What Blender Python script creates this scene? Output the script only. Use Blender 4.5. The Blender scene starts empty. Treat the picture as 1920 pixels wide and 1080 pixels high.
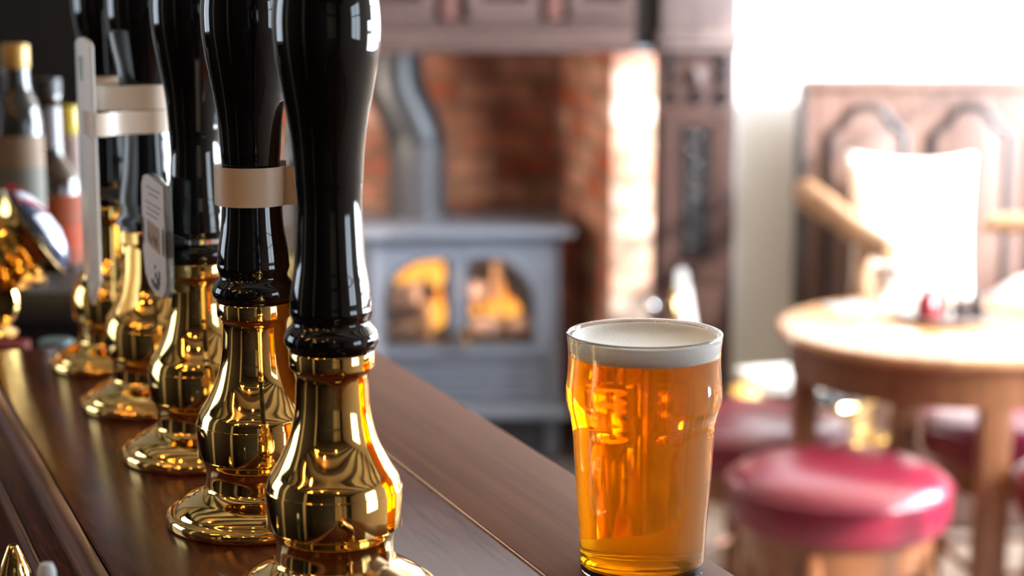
import bpy, bmesh, math, random
from mathutils import Vector, Matrix
random.seed(7)
PI = math.pi
scene = bpy.context.scene
C = scene.collection
R = math.radians

# ------------------------------------------------------------------ camera
cam = bpy.data.cameras.new('camera')
cam_o = bpy.data.objects.new('camera', cam)
C.objects.link(cam_o)
cam_o.location = (0, 0, 1.40)
cam_o.rotation_euler = (R(90 - 9.772), 0, 0)
cam.sensor_width = 36.0
cam.lens = 67.5
cam.clip_start = 0.02
cam.dof.use_dof = True
cam.dof.focus_distance = 1.10
cam.dof.aperture_fstop = 5.4
scene.camera = cam_o

# ------------------------------------------------------------------ world, sun, daylight, exposure
w = bpy.data.worlds.new('world'); scene.world = w
w.use_nodes = True
w.node_tree.nodes['Background'].inputs[0].default_value = (0.75, 0.86, 1.0, 1)
w.node_tree.nodes['Background'].inputs[1].default_value = 1.0

def sun_light(direction, strength, angle):
    l = bpy.data.lights.new('sun', 'SUN'); l.energy = strength; l.angle = R(angle); l.color = (1.0, 0.95, 0.87)
    o = bpy.data.objects.new('sun', l); C.objects.link(o)
    o.rotation_euler = Vector(direction).to_track_quat('-Z', 'Y').to_euler()
    o.location = (6, -3, 5)
def window_light(name, loc, direction, sx, sy, power, col=(0.76, 0.88, 1.0)):
    l = bpy.data.lights.new(name, 'AREA'); l.shape = 'RECTANGLE'; l.size = sx; l.size_y = sy; l.energy = power; l.color = col
    o = bpy.data.objects.new(name, l); C.objects.link(o)
    o.location = loc; o.rotation_euler = Vector(direction).to_track_quat('-Z', 'Y').to_euler()
def lamp(name, loc, power, radius, col=(1.0, 0.55, 0.18)):
    l = bpy.data.lights.new(name, 'POINT'); l.energy = power; l.shadow_soft_size = radius; l.color = col
    o = bpy.data.objects.new(name, l); C.objects.link(o); o.location = loc

XR, XL, YB, YF, ZC = 2.4, -2.4, 5.15, -2.8, 2.35
sun_light((-0.75, 0.55, -0.37), 10.0, 0.8)
# openings in the right wall (Y0, Y1, Z0, Z1); daylight enters through them
WIN_R = [(3.35, 4.80, 0.80, 2.24), (2.28, 3.12, 0.80, 2.15), (1.55, 2.20, 0.80, 1.43), (-0.50, 0.60, 1.0, 1.9)]
WIN_L = [(1.45, 2.55, 1.05, 2.05)]      # one window lights the servery from the left
for (y0, y1, z0, z1), p in zip(WIN_R, (430, 245, 44, 22)):
    window_light('window_daylight', (XR + 0.16, (y0 + y1) / 2, (z0 + z1) / 2), (-1, 0, 0), y1 - y0, z1 - z0, p)
for (y0, y1, z0, z1), p in zip(WIN_L, (16,)):
    window_light('window_daylight', (XL - 0.16, (y0 + y1) / 2, (z0 + z1) / 2), (1, 0, 0), y1 - y0, z1 - z0, p)
def strip_lamp(loc, direction, sx, sy, power, col):
    window_light('strip_lamp', loc, direction, sx, sy, power, col)
strip_lamp((-1.35, 0.35, 2.18), (0.3, 0.1, -1), 0.025, 0.55, 2.6, (1.0, 0.42, 0.08))
strip_lamp((-1.35, -0.55, 2.18), (0.3, 0.1, -1), 0.025, 0.45, 2.2, (1.0, 0.42, 0.08))
for loc in ((-0.9, 0.2, 2.2), (-0.55, -0.5, 2.2), (-1.3, 1.0, 2.2), (-0.2, 0.1, 2.25), (0.35, -0.9, 2.2), (-1.2, -0.6, 2.1)):
    lamp('ceiling_spot', loc, 2.2, 0.03)
lamp('hearth_fill', (-0.66, 4.95, 0.95), 14, 0.07, (1.0, 0.84, 0.68))  # added fill light for the recess brick, no lamp stands there

scene.view_settings.view_transform = 'Standard'
scene.view_settings.look = 'None'
scene.view_settings.gamma = 1.0
scene.view_settings.use_curve_mapping = False
scene.view_settings.exposure = 0.15
scene.cycles.max_bounces = 14
scene.cycles.transmission_bounces = 14
scene.cycles.transparent_max_bounces = 12
scene.cycles.volume_bounces = 6
scene.cycles.sample_clamp_indirect = 8.0
scene.cycles.blur_glossy = 0.5

# ------------------------------------------------------------------ materials
def nodes(name):
    m = bpy.data.materials.new(name); m.use_nodes = True
    nt = m.node_tree
    return m, nt, nt.nodes['Principled BSDF']
def mat(name, col, rough=0.5, metal=0.0, bump=0.0, bscale=60.0, var=0.0, vscale=8.0, coat=0.0, spec=0.5, trans=0.0, ior=1.5):
    m, nt, b = nodes(name)
    b.inputs['Base Color'].default_value = (*col, 1)
    b.inputs['Roughness'].default_value = rough
    b.inputs['Metallic'].default_value = metal
    b.inputs['Coat Weight'].default_value = coat
    b.inputs['Coat Roughness'].default_value = 0.03
    b.inputs['Specular IOR Level'].default_value = spec
    b.inputs['Transmission Weight'].default_value = trans
    b.inputs['IOR'].default_value = ior
    tc = nt.nodes.new('ShaderNodeTexCoord')
    if var > 0:
        n = nt.nodes.new('ShaderNodeTexNoise'); n.inputs['Scale'].default_value = vscale; n.inputs['Detail'].default_value = 5
        nt.links.new(tc.outputs['Object'], n.inputs['Vector'])
        mx = nt.nodes.new('ShaderNodeMix'); mx.data_type = 'RGBA'
        mx.inputs['A'].default_value = (*[c * (1 - var) for c in col], 1)
        mx.inputs['B'].default_value = (*[min(1, c * (1 + var)) for c in col], 1)
        nt.links.new(n.outputs['Fac'], mx.inputs['Factor'])
        nt.links.new(mx.outputs['Result'], b.inputs['Base Color'])
    if bump > 0:
        n = nt.nodes.new('ShaderNodeTexNoise'); n.inputs['Scale'].default_value = bscale; n.inputs['Detail'].default_value = 3
        nt.links.new(tc.outputs['Object'], n.inputs['Vector'])
        bp = nt.nodes.new('ShaderNodeBump'); bp.inputs['Strength'].default_value = bump; bp.inputs['Distance'].default_value = 0.002
        nt.links.new(n.outputs['Fac'], bp.inputs['Height']); nt.links.new(bp.outputs['Normal'], b.inputs['Normal'])
    return m
def wood(name, dark, light, rough=0.35, scale=(40, 3, 40), bump=0.15, coat=0.0, rvar=0.0, dist=0.001):
    """grain runs along the object's local axis with the lowest scale"""
    m, nt, b = nodes(name)
    tc = nt.nodes.new('ShaderNodeTexCoord')
    mp = nt.nodes.new('ShaderNodeMapping'); mp.inputs['Scale'].default_value = scale
    nt.links.new(tc.outputs['Object'], mp.inputs['Vector'])
    n = nt.nodes.new('ShaderNodeTexNoise'); n.inputs['Scale'].default_value = 1.0; n.inputs['Detail'].default_value = 8; n.inputs['Roughness'].default_value = 0.65
    n.inputs['Distortion'].default_value = 0.4
    nt.links.new(mp.outputs['Vector'], n.inputs['Vector'])
    r = nt.nodes.new('ShaderNodeValToRGB')
    r.color_ramp.elements[0].position = 0.3; r.color_ramp.elements[0].color = (*dark, 1)
    r.color_ramp.elements[1].position = 0.72; r.color_ramp.elements[1].color = (*light, 1)
    nt.links.new(n.outputs['Fac'], r.inputs['Fac']); nt.links.new(r.outputs['Color'], b.inputs['Base Color'])
    b.inputs['Roughness'].default_value = rough
    b.inputs['Coat Weight'].default_value = coat; b.inputs['Coat Roughness'].default_value = 0.12
    if rvar > 0:
        mr = nt.nodes.new('ShaderNodeMapRange'); mr.inputs['To Min'].default_value = rough - rvar; mr.inputs['To Max'].default_value = rough + rvar
        nt.links.new(n.outputs['Fac'], mr.inputs['Value']); nt.links.new(mr.outputs['Result'], b.inputs['Roughness'])
    bp = nt.nodes.new('ShaderNodeBump'); bp.inputs['Strength'].default_value = bump; bp.inputs['Distance'].default_value = dist
    nt.links.new(n.outputs['Fac'], bp.inputs['Height']); nt.links.new(bp.outputs['Normal'], b.inputs['Normal'])
    return m
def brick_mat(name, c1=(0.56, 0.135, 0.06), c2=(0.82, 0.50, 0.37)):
    """local X along the wall, local Z up"""
    m, nt, b = nodes(name)
    tc = nt.nodes.new('ShaderNodeTexCoord'); sp = nt.nodes.new('ShaderNodeSeparateXYZ'); cb = nt.nodes.new('ShaderNodeCombineXYZ')
    nt.links.new(tc.outputs['Object'], sp.inputs[0])
    nt.links.new(sp.outputs['X'], cb.inputs['X']); nt.links.new(sp.outputs['Z'], cb.inputs['Y'])
    wob = nt.nodes.new('ShaderNodeTexNoise'); wob.inputs['Scale'].default_value = 14
    nt.links.new(tc.outputs['Object'], wob.inputs['Vector'])
    ad = nt.nodes.new('ShaderNodeVectorMath'); ad.operation = 'MULTIPLY_ADD'
    ad.inputs[1].default_value = (0.02, 0.02, 0); nt.links.new(wob.outputs['Color'], ad.inputs[0]); nt.links.new(cb.outputs[0], ad.inputs[2])
    br = nt.nodes.new('ShaderNodeTexBrick')
    br.inputs['Scale'].default_value = 1.0; br.inputs['Brick Width'].default_value = 0.225; br.inputs['Row Height'].default_value = 0.075
    br.inputs['Mortar Size'].default_value = 0.008; br.inputs['Mortar Smooth'].default_value = 0.3; br.inputs['Bias'].default_value = -0.1
    br.inputs['Color1'].default_value = (*c1, 1); br.inputs['Color2'].default_value = (*c2, 1)
    br.inputs['Mortar'].default_value = (0.40, 0.27, 0.18, 1)
    nt.links.new(ad.outputs[0], br.inputs['Vector'])
    n = nt.nodes.new('ShaderNodeTexNoise'); n.inputs['Scale'].default_value = 9; n.inputs['Detail'].default_value = 5
    nt.links.new(tc.outputs['Object'], n.inputs['Vector'])
    mr = nt.nodes.new('ShaderNodeMapRange'); mr.inputs['From Min'].default_value = 0.3; mr.inputs['From Max'].default_value = 0.7
    mr.inputs['To Min'].default_value = 0.55; mr.inputs['To Max'].default_value = 1.4
    nt.links.new(n.outputs['Fac'], mr.inputs['Value'])
    mx = nt.nodes.new('ShaderNodeMix'); mx.data_type = 'RGBA'; mx.blend_type = 'MULTIPLY'; mx.inputs['Factor'].default_value = 1.0
    nt.links.new(br.outputs['Color'], mx.inputs['A']); nt.links.new(mr.outputs['Result'], mx.inputs['B'])
    nt.links.new(mx.outputs['Result'], b.inputs['Base Color'])
    b.inputs['Roughness'].default_value = 0.85
    iv = nt.nodes.new('ShaderNodeMath'); iv.operation = 'SUBTRACT'; iv.inputs[0].default_value = 1.0
    nt.links.new(br.outputs['Fac'], iv.inputs[1])
    bp = nt.nodes.new('ShaderNodeBump'); bp.inputs['Strength'].default_value = 0.9; bp.inputs['Distance'].default_value = 0.012
    nt.links.new(iv.outputs[0], bp.inputs['Height']); nt.links.new(bp.outputs['Normal'], b.inputs['Normal'])
    return m
def flame_mat():
    m, nt, b = nodes('flame_glow')
    tc = nt.nodes.new('ShaderNodeTexCoord'); sp = nt.nodes.new('ShaderNodeSeparateXYZ'); nt.links.new(tc.outputs['Generated'], sp.inputs[0])
    r = nt.nodes.new('ShaderNodeValToRGB')
    r.color_ramp.elements[0].color = (1.0, 0.46, 0.07, 1); r.color_ramp.elements[1].color = (1.0, 0.20, 0.012, 1)
    e = r.color_ramp.elements.new(0.55); e.color = (1.0, 0.36, 0.03, 1)
    nt.links.new(sp.outputs['Z'], r.inputs['Fac'])
    nt.links.new(r.outputs['Color'], b.inputs['Emission Color']); b.inputs['Emission Strength'].default_value = 1.7
    b.inputs['Base Color'].default_value = (0, 0, 0, 1); b.inputs['Roughness'].default_value = 1.0
    return m
def pane_mat(name, tint=(1, 1, 1), gloss=0.10):
    m, nt, b = nodes(name)
    out = nt.nodes['Material Output']
    t = nt.nodes.new('ShaderNodeBsdfTransparent'); t.inputs[0].default_value = (*tint, 1)
    g = nt.nodes.new('ShaderNodeBsdfGlossy'); g.inputs['Roughness'].default_value = 0.03
    fr = nt.nodes.new('ShaderNodeFresnel'); fr.inputs['IOR'].default_value = 1.5
    mx = nt.nodes.new('ShaderNodeMixShader')
    nt.links.new(fr.outputs[0], mx.inputs[0]); nt.links.new(t.outputs[0], mx.inputs[1]); nt.links.new(g.outputs[0], mx.inputs[2])
    nt.links.new(mx.outputs[0], out.inputs['Surface'])
    return m
def glass_mat(name, col=(1, 1, 1), ior=1.5, rough=0.0, absorb=None, density=0.0):
    m, nt, b = nodes(name)
    b.inputs['Base Color'].default_value = (*col, 1); b.inputs['Transmission Weight'].default_value = 1.0
    b.inputs['IOR'].default_value = ior; b.inputs['Roughness'].default_value = rough
    if absorb:
        v = nt.nodes.new('ShaderNodeVolumeAbsorption'); v.inputs['Color'].default_value = (*absorb, 1); v.inputs['Density'].default_value = density
        nt.links.new(v.outputs[0], nt.nodes['Material Output'].inputs['Volume'])
    return m
def label_mat(name, base, bands):
    """printed paper: horizontal bands of local Z, each (z0, z1, colour, slant)"""
    m, nt, b = nodes(name)
    tc = nt.nodes.new('ShaderNodeTexCoord'); sp = nt.nodes.new('ShaderNodeSeparateXYZ'); nt.links.new(tc.outputs['Object'], sp.inputs[0])
    prev = None
    b.inputs['Roughness'].default_value = 0.55; b.inputs['Specular IOR Level'].default_value = 0.1
    cur = None
    for z0, z1, col, slant in bands:
        ma = nt.nodes.new('ShaderNodeMath'); ma.operation = 'MULTIPLY_ADD'; ma.inputs[1].default_value = slant
        nt.links.new(sp.outputs['X'], ma.inputs[0]); nt.links.new(sp.outputs['Z'], ma.inputs[2])
        g = nt.nodes.new('ShaderNodeMath'); g.operation = 'GREATER_THAN'; g.inputs[1].default_value = z0; nt.links.new(ma.outputs[0], g.inputs[0])
        l = nt.nodes.new('ShaderNodeMath'); l.operation = 'LESS_THAN'; l.inputs[1].default_value = z1; nt.links.new(ma.outputs[0], l.inputs[0])
        mu = nt.nodes.new('ShaderNodeMath'); mu.operation = 'MULTIPLY'; nt.links.new(g.outputs[0], mu.inputs[0]); nt.links.new(l.outputs[0], mu.inputs[1])
        mx = nt.nodes.new('ShaderNodeMix'); mx.data_type = 'RGBA'; mx.inputs['A'].default_value = (*base, 1); mx.inputs['B'].default_value = (*col, 1)
        nt.links.new(mu.outputs[0], mx.inputs['Factor'])
        if cur: nt.links.new(cur, mx.inputs['A'])
        cur = mx.outputs['Result']
    nt.links.new(cur, b.inputs['Base Color'])
    return m

M = {}
M['brass'] = mat('polished_brass', (0.88, 0.575, 0.195), 0.05, 1.0)
M['brass_aged'] = mat('hearth_brass', (0.78, 0.56, 0.25), 0.16, 1.0)
M['spout_metal'] = mat('dull_spout_brass', (0.42, 0.30, 0.18), 0.2, 1.0)
M['black_gloss'] = mat('black_lacquer', (0.0035, 0.0035, 0.004), 0.045, spec=0.55)
M['bar'] = wood('bar_mahogany', (0.012, 0.003, 0.002), (0.105, 0.026, 0.012), 0.21, (300, 20, 300), 0.12, rvar=0.07, dist=0.00012)
M['bar'].node_tree.nodes['Principled BSDF'].inputs['Specular IOR Level'].default_value = 0.055
M['plank'] = wood('bar_edge_wood', (0.095, 0.036, 0.020), (0.16, 0.068, 0.042), 0.55, (110, 4, 110), 0.12, rvar=0.06, dist=0.0004)
M['plank'].node_tree.nodes['Principled BSDF'].inputs['Specular IOR Level'].default_value = 0.05
M['bead'] = wood('bar_bead_wood', (0.040, 0.012, 0.007), (0.14, 0.055, 0.032), 0.30, (140, 6, 140), 0.3, dist=0.0005)
M['bead'].node_tree.nodes['Principled BSDF'].inputs['Specular IOR Level'].default_value = 0.2
M['inlay'] = mat('pale_inlay', (0.52, 0.34, 0.24), 0.5)
M['tan'] = mat('cream_plastic', (0.60, 0.48, 0.37), 0.38)
M['white_plastic'] = mat('white_plastic', (0.84, 0.86, 0.87), 0.22)
M['board_back'] = mat('bare_tan_board', (0.46, 0.27, 0.12), 0.30, var=0.15, vscale=20)
M['badge'] = mat('badge_paper', (0.66, 0.64, 0.66), 0.4, var=0.06, vscale=60)
M['clear'] = mat('clear_acrylic', (0.28, 0.30, 0.29), 0.08, trans=0.75, ior=1.49)
M['ink'] = mat('dark_print', (0.03, 0.028, 0.03), 0.5)
M['brown_print'] = mat('brown_print', (0.34, 0.21, 0.13), 0.5, var=0.3, vscale=200)
M['teal_print'] = mat('teal_print', (0.25, 0.48, 0.42), 0.5)
M['steel'] = mat('polished_steel', (0.78, 0.78, 0.80), 0.12, 1.0)
M['blade'] = mat('pale_polished_blade', (0.90, 0.90, 0.90), 0.35, 0.25)
M['glass'] = glass_mat('clear_glass', (1, 1, 1), 1.5)
M['beer'] = glass_mat('amber_ale', (1, 1, 1), 1.34, absorb=(1.0, 0.855, 0.0), density=140.0)
bn_ = M['beer'].node_tree; va = [n for n in bn_.nodes if n.type == 'VOLUME_ABSORPTION'][0]
vs = bn_.nodes.new('ShaderNodeVolumeScatter'); vs.inputs['Color'].default_value = (1.0, 1.0, 0.6, 1); vs.inputs['Density'].default_value = 9.5; vs.inputs['Anisotropy'].default_value = 0.3
ad_ = bn_.nodes.new('ShaderNodeAddShader'); bn_.links.new(va.outputs[0], ad_.inputs[0]); bn_.links.new(vs.outputs[0], ad_.inputs[1])
bn_.links.new(ad_.outputs[0], bn_.nodes['Material Output'].inputs['Volume'])
M['foam'] = mat('beer_foam', (0.97, 0.95, 0.90), 0.75, bump=0.2, bscale=700)
M['foam'].node_tree.nodes['Principled BSDF'].inputs['Subsurface Weight'].default_value = 0.7
M['foam'].node_tree.nodes['Principled BSDF'].inputs['Subsurface Radius'].default_value = (0.02, 0.018, 0.015)
M['foam_mid'] = mat('thin_foam', (0.74, 0.63, 0.47), 0.5, bump=0.3, bscale=900, var=0.12, vscale=300)
M['plaster'] = mat('white_plaster', (0.92, 0.905, 0.89), 0.85, bump=0.15, bscale=12)
M['cream'] = mat('cream_plaster', (0.70, 0.58, 0.43), 0.85, bump=0.15, bscale=12)
M['tan_wall'] = mat('tan_plaster', (0.46, 0.36, 0.24), 0.85)
M['beam'] = wood('dark_beam', (0.018, 0.011, 0.008), (0.06, 0.035, 0.022), 0.6, (2, 30, 30), 0.4)
M['dark_panel'] = wood('servery_panelling', (0.005, 0.0035, 0.003), (0.016, 0.010, 0.008), 0.6, (30, 30, 3), 0.2)
M['floor'] = wood('floor_boards', (0.24, 0.165, 0.13), (0.42, 0.32, 0.26), 0.35, (25, 2, 25), 0.2)
M['slate'] = mat('hearth_slate', (0.085, 0.075, 0.08), 0.45, var=0.3, vscale=6)
M['stove'] = mat('grey_stove_iron', (0.15, 0.16, 0.195), 0.42, bump=0.1, bscale=120)
M['stove_dark'] = mat('dark_stove_iron', (0.045, 0.047, 0.055), 0.38)
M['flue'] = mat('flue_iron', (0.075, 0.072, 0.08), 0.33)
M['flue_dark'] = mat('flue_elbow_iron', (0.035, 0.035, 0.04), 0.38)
M['firebox'] = mat('sooty_firebrick', (0.07, 0.045, 0.035), 0.9, var=0.4, vscale=10)
M['log'] = mat('pale_ceramic_log', (0.62, 0.47, 0.40), 0.8, var=0.3, vscale=25)
M['log_tan'] = mat('tan_ceramic_log', (0.62, 0.40, 0.22), 0.8, var=0.25, vscale=25)
M['flame'] = flame_mat()
M['pane'] = pane_mat('stove_glass')
M['oak_dark'] = wood('carved_dark_oak', (0.026, 0.012, 0.010), (0.072, 0.038, 0.032), 0.34, (28, 28, 3), 0.25)
M['oak_mantel'] = wood('mantel_dark_oak', (0.06, 0.034, 0.030), (0.14, 0.088, 0.080), 0.36, (3, 28, 28), 0.2)
M['oak_black'] = mat('black_recess_wood', (0.012, 0.008, 0.008), 0.6)
M['carving'] = wood('polished_carving', (0.007, 0.005, 0.005), (0.022, 0.016, 0.017), 0.10, (30, 30, 30), 0.1)
M['settle'] = wood('settle_oak', (0.095, 0.050, 0.038), (0.215, 0.125, 0.098), 0.42, (50, 50, 3), 0.2)
M['settle_line'] = mat('settle_moulding', (0.016, 0.010, 0.010), 0.45)
M['settle_arm'] = wood('settle_arm_oak', (0.26, 0.13, 0.065), (0.48, 0.28, 0.15), 0.35, (30, 4, 30), 0.1)
M['table'] = wood('table_oak', (0.30, 0.135, 0.055), (0.55, 0.29, 0.13), 0.26, (30, 4, 30), 0.08)
M['leg'] = wood('leg_oak', (0.15, 0.050, 0.018), (0.29, 0.115, 0.048), 0.30, (45, 45, 4), 0.08)
M['leather'] = mat('red_leather', (0.175, 0.010, 0.026), 0.28, bump=0.12, bscale=220, var=0.12, vscale=6)
M['cushion'] = mat('cream_cushion', (0.88, 0.84, 0.78), 0.85, bump=0.5, bscale=50, var=0.10, vscale=30)
M['fleece'] = mat('white_fleece', (0.90, 0.89, 0.87), 0.9, bump=0.8, bscale=70)
M['coal'] = mat('coal', (0.022, 0.022, 0.024), 0.28, bump=0.6, bscale=40)
M['paper'] = mat('newspaper', (0.82, 0.80, 0.76), 0.7, var=0.12, vscale=40)
M['mat_card'] = mat('beer_mat_card', (0.40, 0.42, 0.45), 0.6, var=0.3, vscale=40)
M['tray'] = mat('dark_tray', (0.20, 0.155, 0.135), 0.3)
M['sauce'] = mat('dark_red_sauce', (0.16, 0.012, 0.018), 0.12)
M['dark_jar'] = mat('dark_jar', (0.035, 0.026, 0.028), 0.12)
M['gold_cap'] = mat('gold_cap', (0.40, 0.23, 0.055), 0.4, 0.3)
M['yellow_cap'] = mat('yellow_cap', (0.50, 0.36, 0.03), 0.4)
M['bottle_clear'] = mat('grey_bottle_glass', (0.05, 0.045, 0.04), 0.08, trans=0.6)
M['bottle_brown'] = mat('brown_bottle_glass', (0.035, 0.018, 0.010), 0.05, trans=0.35)
M['bottle_green'] = mat('green_bottle_glass', (0.02, 0.09, 0.06), 0.06, trans=0.4)
M['pale_label'] = label_mat('pale_bottle_label', (0.13, 0.125, 0.105), [(-0.2, 0.045, (0.13, 0.085, 0.05), -0.5), (0.045, 0.062, (0.24, 0.07, 0.015), -0.5), (0.020, 0.030, (0.2, 0.07, 0.02), -0.5), (0.118, 0.2, (0.20, 0.14, 0.10), 0.0)])
M['orange_label'] = label_mat('orange_bottle_label', (0.17, 0.032, 0.008), [(0.018, 0.046, (0.24, 0.032, 0.006), 0.0), (0.054, 0.059, (0.16, 0.04, 0.015), 0)])
M['red_print'] = mat('red_print', (0.45, 0.03, 0.06), 0.4)
M['navy_print'] = mat('navy_print', (0.025, 0.035, 0.075), 0.15)
M['badge_white'] = mat('lens_white', (0.42, 0.45, 0.52), 0.25, var=0.2, vscale=200)
M['rubber'] = mat('black_rubber', (0.012, 0.012, 0.014), 0.5)
M['white_cap'] = mat('pale_blue_cap', (0.62, 0.72, 0.82), 0.35)
M['red_card'] = mat('red_carton', (0.10, 0.012, 0.009), 0.6, spec=0.1)
M['teal_tin'] = mat('teal_tin', (0.06, 0.10, 0.11), 0.4)

# ------------------------------------------------------------------ mesh helpers
class MB:
    def __init__(self): self.bm = bmesh.new()
    def box(self, c, s, mtx=None, bev=0.0):
        t = bmesh.new()
        bmesh.ops.create_cube(t, size=1.0)
        for v in t.verts: v.co = Vector((v.co.x * s[0], v.co.y * s[1], v.co.z * s[2]))
        if bev > 0: bmesh.ops.bevel(t, geom=t.edges[:] , offset=min(bev, min(s) * 0.45), segments=2, profile=0.6, affect='EDGES')
        X = Matrix.Translation(c)
        if mtx: X = mtx @ X
        return self._add(t, X)
    def _add(self, t, X):
        bmesh.ops.transform(t, matrix=X, verts=t.verts)
        me = bpy.data.meshes.new('tmp'); t.to_mesh(me); t.free()
        self.bm.from_mesh(me); bpy.data.meshes.remove(me)
        return self
    def lathe(self, prof, mtx=None, n=64, close=False, squash=None):
        t = bmesh.new(); rings = []
        for r, z in prof:
            if r < 1e-6: rings.append([t.verts.new((0, 0, z))])
            else: rings.append([t.verts.new((r * math.cos(2 * PI * i / n), r * math.sin(2 * PI * i / n), z)) for i in range(n)])
        pairs = list(zip(rings, rings[1:]))
        if close: pairs.append((rings[-1], rings[0]))
        for a, b in pairs:
            if len(a) == 1 and len(b) == 1: continue
            for i in range(n):
                j = (i + 1) % n
                if len(a) == 1: t.faces.new((a[0], b[j], b[i]))
                elif len(b) == 1: t.faces.new((a[i], a[j], b[0]))
                else: t.faces.new((a[i], a[j], b[j], b[i]))
        if not close:
            if len(rings[0]) > 1: t.faces.new(rings[0][::-1])
            if len(rings[-1]) > 1: t.faces.new(rings[-1])
        bmesh.ops.recalc_face_normals(t, faces=t.faces)
        return self._add(t, mtx or Matrix.Identity(4))
    def tube(self, pts, r, n=12, closed=False, flat=1.0, up=None):
        pts = [Vector(p) for p in pts]; t = bmesh.new(); rings = []
        m = len(pts)
        nrm = None
        for i, p in enumerate(pts):
            if closed: d = pts[(i + 1) % m] - pts[i - 1]
            else: d = pts[min(i + 1, m - 1)] - pts[max(i - 1, 0)]
            d.normalize()
            if up is not None: b = Vector(up) - d * d.dot(Vector(up))
            elif nrm is None:
                u = Vector((0, 0, 1)) if abs(d.z) < 0.9 else Vector((1, 0, 0))
                b = u - d * d.dot(u)
            else: b = nrm - d * d.dot(nrm)
            b.normalize(); nrm = b; s = d.cross(b)
            rr = r[i] if isinstance(r, (list, tuple)) else r
            rings.append([t.verts.new(p + b * rr * math.cos(2 * PI * k / n) + s * rr * flat * math.sin(2 * PI * k / n)) for k in range(n)])
        prs = list(zip(rings, rings[1:]))
        if closed: prs.append((rings[-1], rings[0]))
        for a, b in prs:
            for k in range(n):
                l = (k + 1) % n
                t.faces.new((a[k], a[l], b[l], b[k]))
        if not closed:
            t.faces.new(rings[0][::-1]); t.faces.new(rings[-1])
        bmesh.ops.recalc_face_normals(t, faces=t.faces)
        return self._add(t, Matrix.Identity(4))
    def prism(self, pts, y0, y1, mtx=None, bev=0.0):
        """outline (x, z) extruded from y0 to y1"""
        t = bmesh.new()
        a = [t.verts.new((x, y0, z)) for x, z in pts]
        f = t.faces.new(a)
        e = bmesh.ops.extrude_face_region(t, geom=[f])
        vs = [g for g in e['geom'] if isinstance(g, bmesh.types.BMVert)]
        bmesh.ops.translate(t, verts=vs, vec=(0, y1 - y0, 0))
        bmesh.ops.recalc_face_normals(t, faces=t.faces)
        if bev > 0:
            ed = [x for x in t.edges if abs(x.verts[0].co.y - x.verts[1].co.y) < 1e-7]
            bmesh.ops.bevel(t, geom=ed, offset=bev, segments=2, profile=0.6, affect='EDGES')
        return self._add(t, mtx or Matrix.Identity(4))
    def ring(self, outer, inner, y0, y1, mtx=None):
        """frame between two outlines of equal count, extruded y0..y1"""
        t = bmesh.new(); n = len(outer)
        vo0 = [t.verts.new((x, y0, z)) for x, z in outer]; vi0 = [t.verts.new((x, y0, z)) for x, z in inner]
        vo1 = [t.verts.new((x, y1, z)) for x, z in outer]; vi1 = [t.verts.new((x, y1, z)) for x, z in inner]
        for i in range(n):
            j = (i + 1) % n
            t.faces.new((vo0[i], vo0[j], vi0[j], vi0[i])); t.faces.new((vo1[j], vo1[i], vi1[i], vi1[j]))
            t.faces.new((vo0[j], vo0[i], vo1[i], vo1[j])); t.faces.new((vi0[i], vi0[j], vi1[j], vi1[i]))
        bmesh.ops.recalc_face_normals(t, faces=t.faces)
        return self._add(t, mtx or Matrix.Identity(4))
    def build(self, name, m, parent=None, smooth=35, mods=None):
        me = bpy.data.meshes.new(name)
        self.bm.to_mesh(me); self.bm.free()
        me.polygons.foreach_set('use_smooth', [True] * len(me.polygons))
        me.set_sharp_from_angle(angle=R(smooth))
        me.materials.append(m)
        o = bpy.data.objects.new(name, me); C.objects.link(o)
        if parent: o.parent = parent
        return o
def tag(o, label=None, cat=None, group=None, kind=None):
    if label: o['label'] = label
    if cat: o['category'] = cat
    if group: o['group'] = group
    if kind: o['kind'] = kind
    return o
def thing(name, label, cat, loc=(0, 0, 0), rz=0.0, group=None):
    o = bpy.data.objects.new(name, None); C.objects.link(o)
    o.empty_display_size = 0.05
    o.location = loc; o.rotation_euler = (0, 0, rz)
    return tag(o, label, cat, group)
def struct(name, mb, m, loc=(0, 0, 0), rz=0.0, label=None):
    o = mb.build(name, m); o.location = loc; o.rotation_euler = (0, 0, rz)
    return tag(o, label, None, None, 'structure')
def dup(root, loc, label, rz=None):
    r = root.copy(); C.objects.link(r); r.location = loc; r['label'] = label
    if rz is not None: r.rotation_euler = (0, 0, rz)
    for ch in list(root.children):
        c = ch.copy(); C.objects.link(c); c.parent = r
        for g in list(ch.children):
            d = g.copy(); C.objects.link(d); d.parent = c
    return r
def rotm(axis_to):   # matrix turning +Z to the given direction
    return Vector(axis_to).normalized().to_track_quat('Z', 'Y').to_matrix().to_4x4()
def smoothed(prof, k=3):
    """Catmull-Rom resampling of a (r, z) profile"""
    out = []
    n = len(prof)
    for i in range(n - 1):
        p0 = prof[max(i - 1, 0)]; p1 = prof[i]; p2 = prof[i + 1]; p3 = prof[min(i + 2, n - 1)]
        for s in range(k):
            t = s / k
            out.append(tuple(0.5 * (2 * p1[a] + (p2[a] - p0[a]) * t + (2 * p0[a] - 5 * p1[a] + 4 * p2[a] - p3[a]) * t * t + (3 * p1[a] - p0[a] - 3 * p2[a] + p3[a]) * t ** 3) for a in (0, 1)))
    out.append(prof[-1])
    return out

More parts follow.
